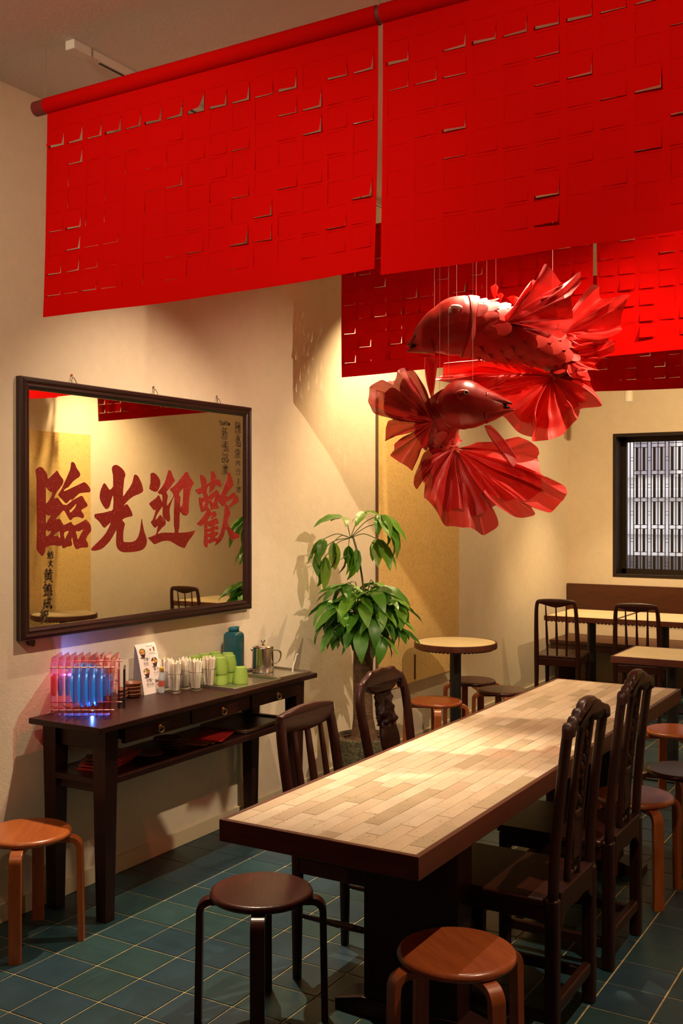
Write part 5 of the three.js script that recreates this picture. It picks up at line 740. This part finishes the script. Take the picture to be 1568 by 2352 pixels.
    F.veil([1272, 862, -28], [[1330, 800, -40], [1366, 838, -60], [1362, 872, -20], [1370, 892, -50], [1382, 930, -20], [1352, 934, -60], [1338, 962, -20], [1300, 992, -50], [1262, 1010, -20], [1225, 1008, -40], [1228, 960, -10]], 6, 14, fin, 0.2);
    F.veil([1272, 860, -28], [[1226, 1002, -30], [1196, 988, -60], [1162, 958, -30], [1120, 930, -70], [1092, 906, -40], [1060, 872, -80], [1004, 864, -60], [1022, 846, -90], [1030, 824, -60], [1110, 822, -40]], 6, 13, fin, 1.8);
    for (const [x, y, z, w, h] of [[1136, 688, 0, 9, 34], [1150, 694, -8, 8, 22], [1178, 700, 0, 14, 20]]) F.fan([x, y, z], [[x - w, y - h * 0.9, z - 6], [x, y - h, z + 6], [x + w, y - h * 0.85, z - 4]], 2, 4, fin, x);
    F.fan([988, 815, -30], [[976, 818, -30], [980, 860, -40], [992, 905, -30], [1004, 838, -34], [1000, 816, -30]], 2, 5, fin, 0.5);
    for (const [x, y] of [[997, 722], [1048, 682], [1093, 694], [1117, 694], [1138, 696], [1268, 760]]) F.hang(x, y, 0);
  }
  { // lower fish, head to the right
    const F = fish('lower hanging red cloth fish, head pointing right', [1.645, 1.990, -1.087], 3.95 / 2400, 1075, 950), { t, L, u } = F;
    const bodySt = [[1040, 936, -16, 48, 50], [1018, 950, -46, 47, 48], [1010, 976, -84, 41, 42], [1022, 1000, -108, 31, 29], [1042, 1017, -118, 18, 17], [1058, 1027, -120, 8, 8]];
    const head = F.body('head', [[1152, 939, 36, 9, 8], [1146, 938, 34, 17, 18], [1132, 938, 29, 28, 30], [1112, 936, 22, 38, 40], [1090, 934, 14, 48, 51], [1070, 931, 6, 53, 57], [1050, 930, -2, 53, 56], [1030, 930, -10, 48, 47], [1015, 929, -16, 34, 31], [1007, 929, -20, 14, 14]], skin, 40, 36);
    const jaw = (name, list) => part(name, boxUV(loft(list.map(([x, y, z, a, b]) => [...L(x, y, z), a * u, b * u]), 16, 18, 2, V(0, 0, 1))), skin, head);
    jaw('upper_jaw', [[1116, 924, 24, 32, 26], [1134, 924, 30, 24, 17], [1150, 926, 36, 15, 8], [1162, 929, 40, 8, 4], [1168, 932, 42, 3, 2.5]]); jaw('lower_jaw', [[1112, 952, 24, 32, 24], [1134, 951, 31, 22, 14], [1154, 948, 38, 12, 6.5], [1168, 946, 42, 5, 3], [1173, 946, 43, 2, 2]]);
    part('mouth', ball(1, 0, 0, 0, 13 * u, 5.5 * u, 9 * u).rotateZ(-0.25).translate(...L(1152, 938, 37)), black, head);
    const eye = part('eye', ball(10.5 * u, ...L(1053, 916, 50), 1, 1, 0.7), skin, head); part('eyelid', ball(1, 0, 0, 0, 12 * u, 5 * u, 8 * u).rotateZ(0.25).translate(...L(1052, 906, 51)), scaleM[2], eye); part('pupil', [ball(6 * u, ...L(1063, 907, 56), 1, 0.9, 0.7)], pale, eye); part('iris', ball(4 * u, ...L(1063.5, 908, 59), 1, 0.8, 0.6), black, eye);
    F.body('body', bodySt, skin, 30, 26);
    F.scales(bodySt, 9, 12, 15, 0.22, 0.75);
    const q = (x, y, z) => [820 + 0.408 * x, 600 + 0.408 * y, z], r1 = q(422, 905, 10);
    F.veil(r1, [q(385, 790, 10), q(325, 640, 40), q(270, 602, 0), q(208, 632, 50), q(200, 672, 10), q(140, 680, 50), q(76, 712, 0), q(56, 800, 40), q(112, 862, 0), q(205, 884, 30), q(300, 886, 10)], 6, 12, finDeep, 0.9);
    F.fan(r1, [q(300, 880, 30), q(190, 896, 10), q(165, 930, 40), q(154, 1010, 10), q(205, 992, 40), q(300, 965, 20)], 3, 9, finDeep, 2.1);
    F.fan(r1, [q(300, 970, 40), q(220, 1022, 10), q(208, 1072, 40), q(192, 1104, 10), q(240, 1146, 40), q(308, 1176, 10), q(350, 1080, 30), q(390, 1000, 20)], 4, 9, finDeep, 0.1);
    const r2 = q(566, 1042, -90);
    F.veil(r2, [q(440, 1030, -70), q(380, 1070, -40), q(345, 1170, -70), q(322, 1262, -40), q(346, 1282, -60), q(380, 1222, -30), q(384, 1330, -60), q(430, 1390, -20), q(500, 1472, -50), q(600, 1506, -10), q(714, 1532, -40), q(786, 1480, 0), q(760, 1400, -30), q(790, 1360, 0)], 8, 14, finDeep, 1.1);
    F.veil(q(590, 1048, -90), [q(770, 1360, -30), q(862, 1432, 10), q(942, 1446, -30), q(1002, 1420, 10), q(1000, 1392, -20), q(1066, 1422, 20), q(1150, 1352, -20), q(1178, 1318, 10), q(1170, 1262, -20), q(1070, 1216, 10)], 5, 11, fin, 0.6);
    F.fan(q(588, 1040, -95), [q(1070, 1222, -60), q(1066, 1110, -90), q(1040, 1042, -60), q(936, 976, -90), q(820, 1010, -60), q(700, 1006, -80)], 4, 9, fin, 1.9);
    F.fan(q(708, 930, 20), [q(735, 930, 30), q(830, 1040, 50), q(894, 1120, 30), q(862, 1162, 50), q(826, 1130, 30), q(770, 1030, 40)], 3, 5, finDeep, 0.4);
    F.fan(q(708, 722, -10), [q(735, 690, -10), q(800, 636, -10), q(832, 640, 0), q(845, 675, -10), q(760, 720, 0)], 3, 4, fin, 0.8);
    F.fan(q(418, 770, -10), [q(400, 700, -10), q(378, 600, 0), q(386, 530, -20), q(446, 540, 0), q(452, 590, -20), q(432, 750, -10)], 3, 5, fin, 0.3);
    for (const [x, y] of [[1030, 890], [1086, 884], [1010, 940]]) F.hang(x, y, -10);
  }
}
renderer.render(scene, camera);
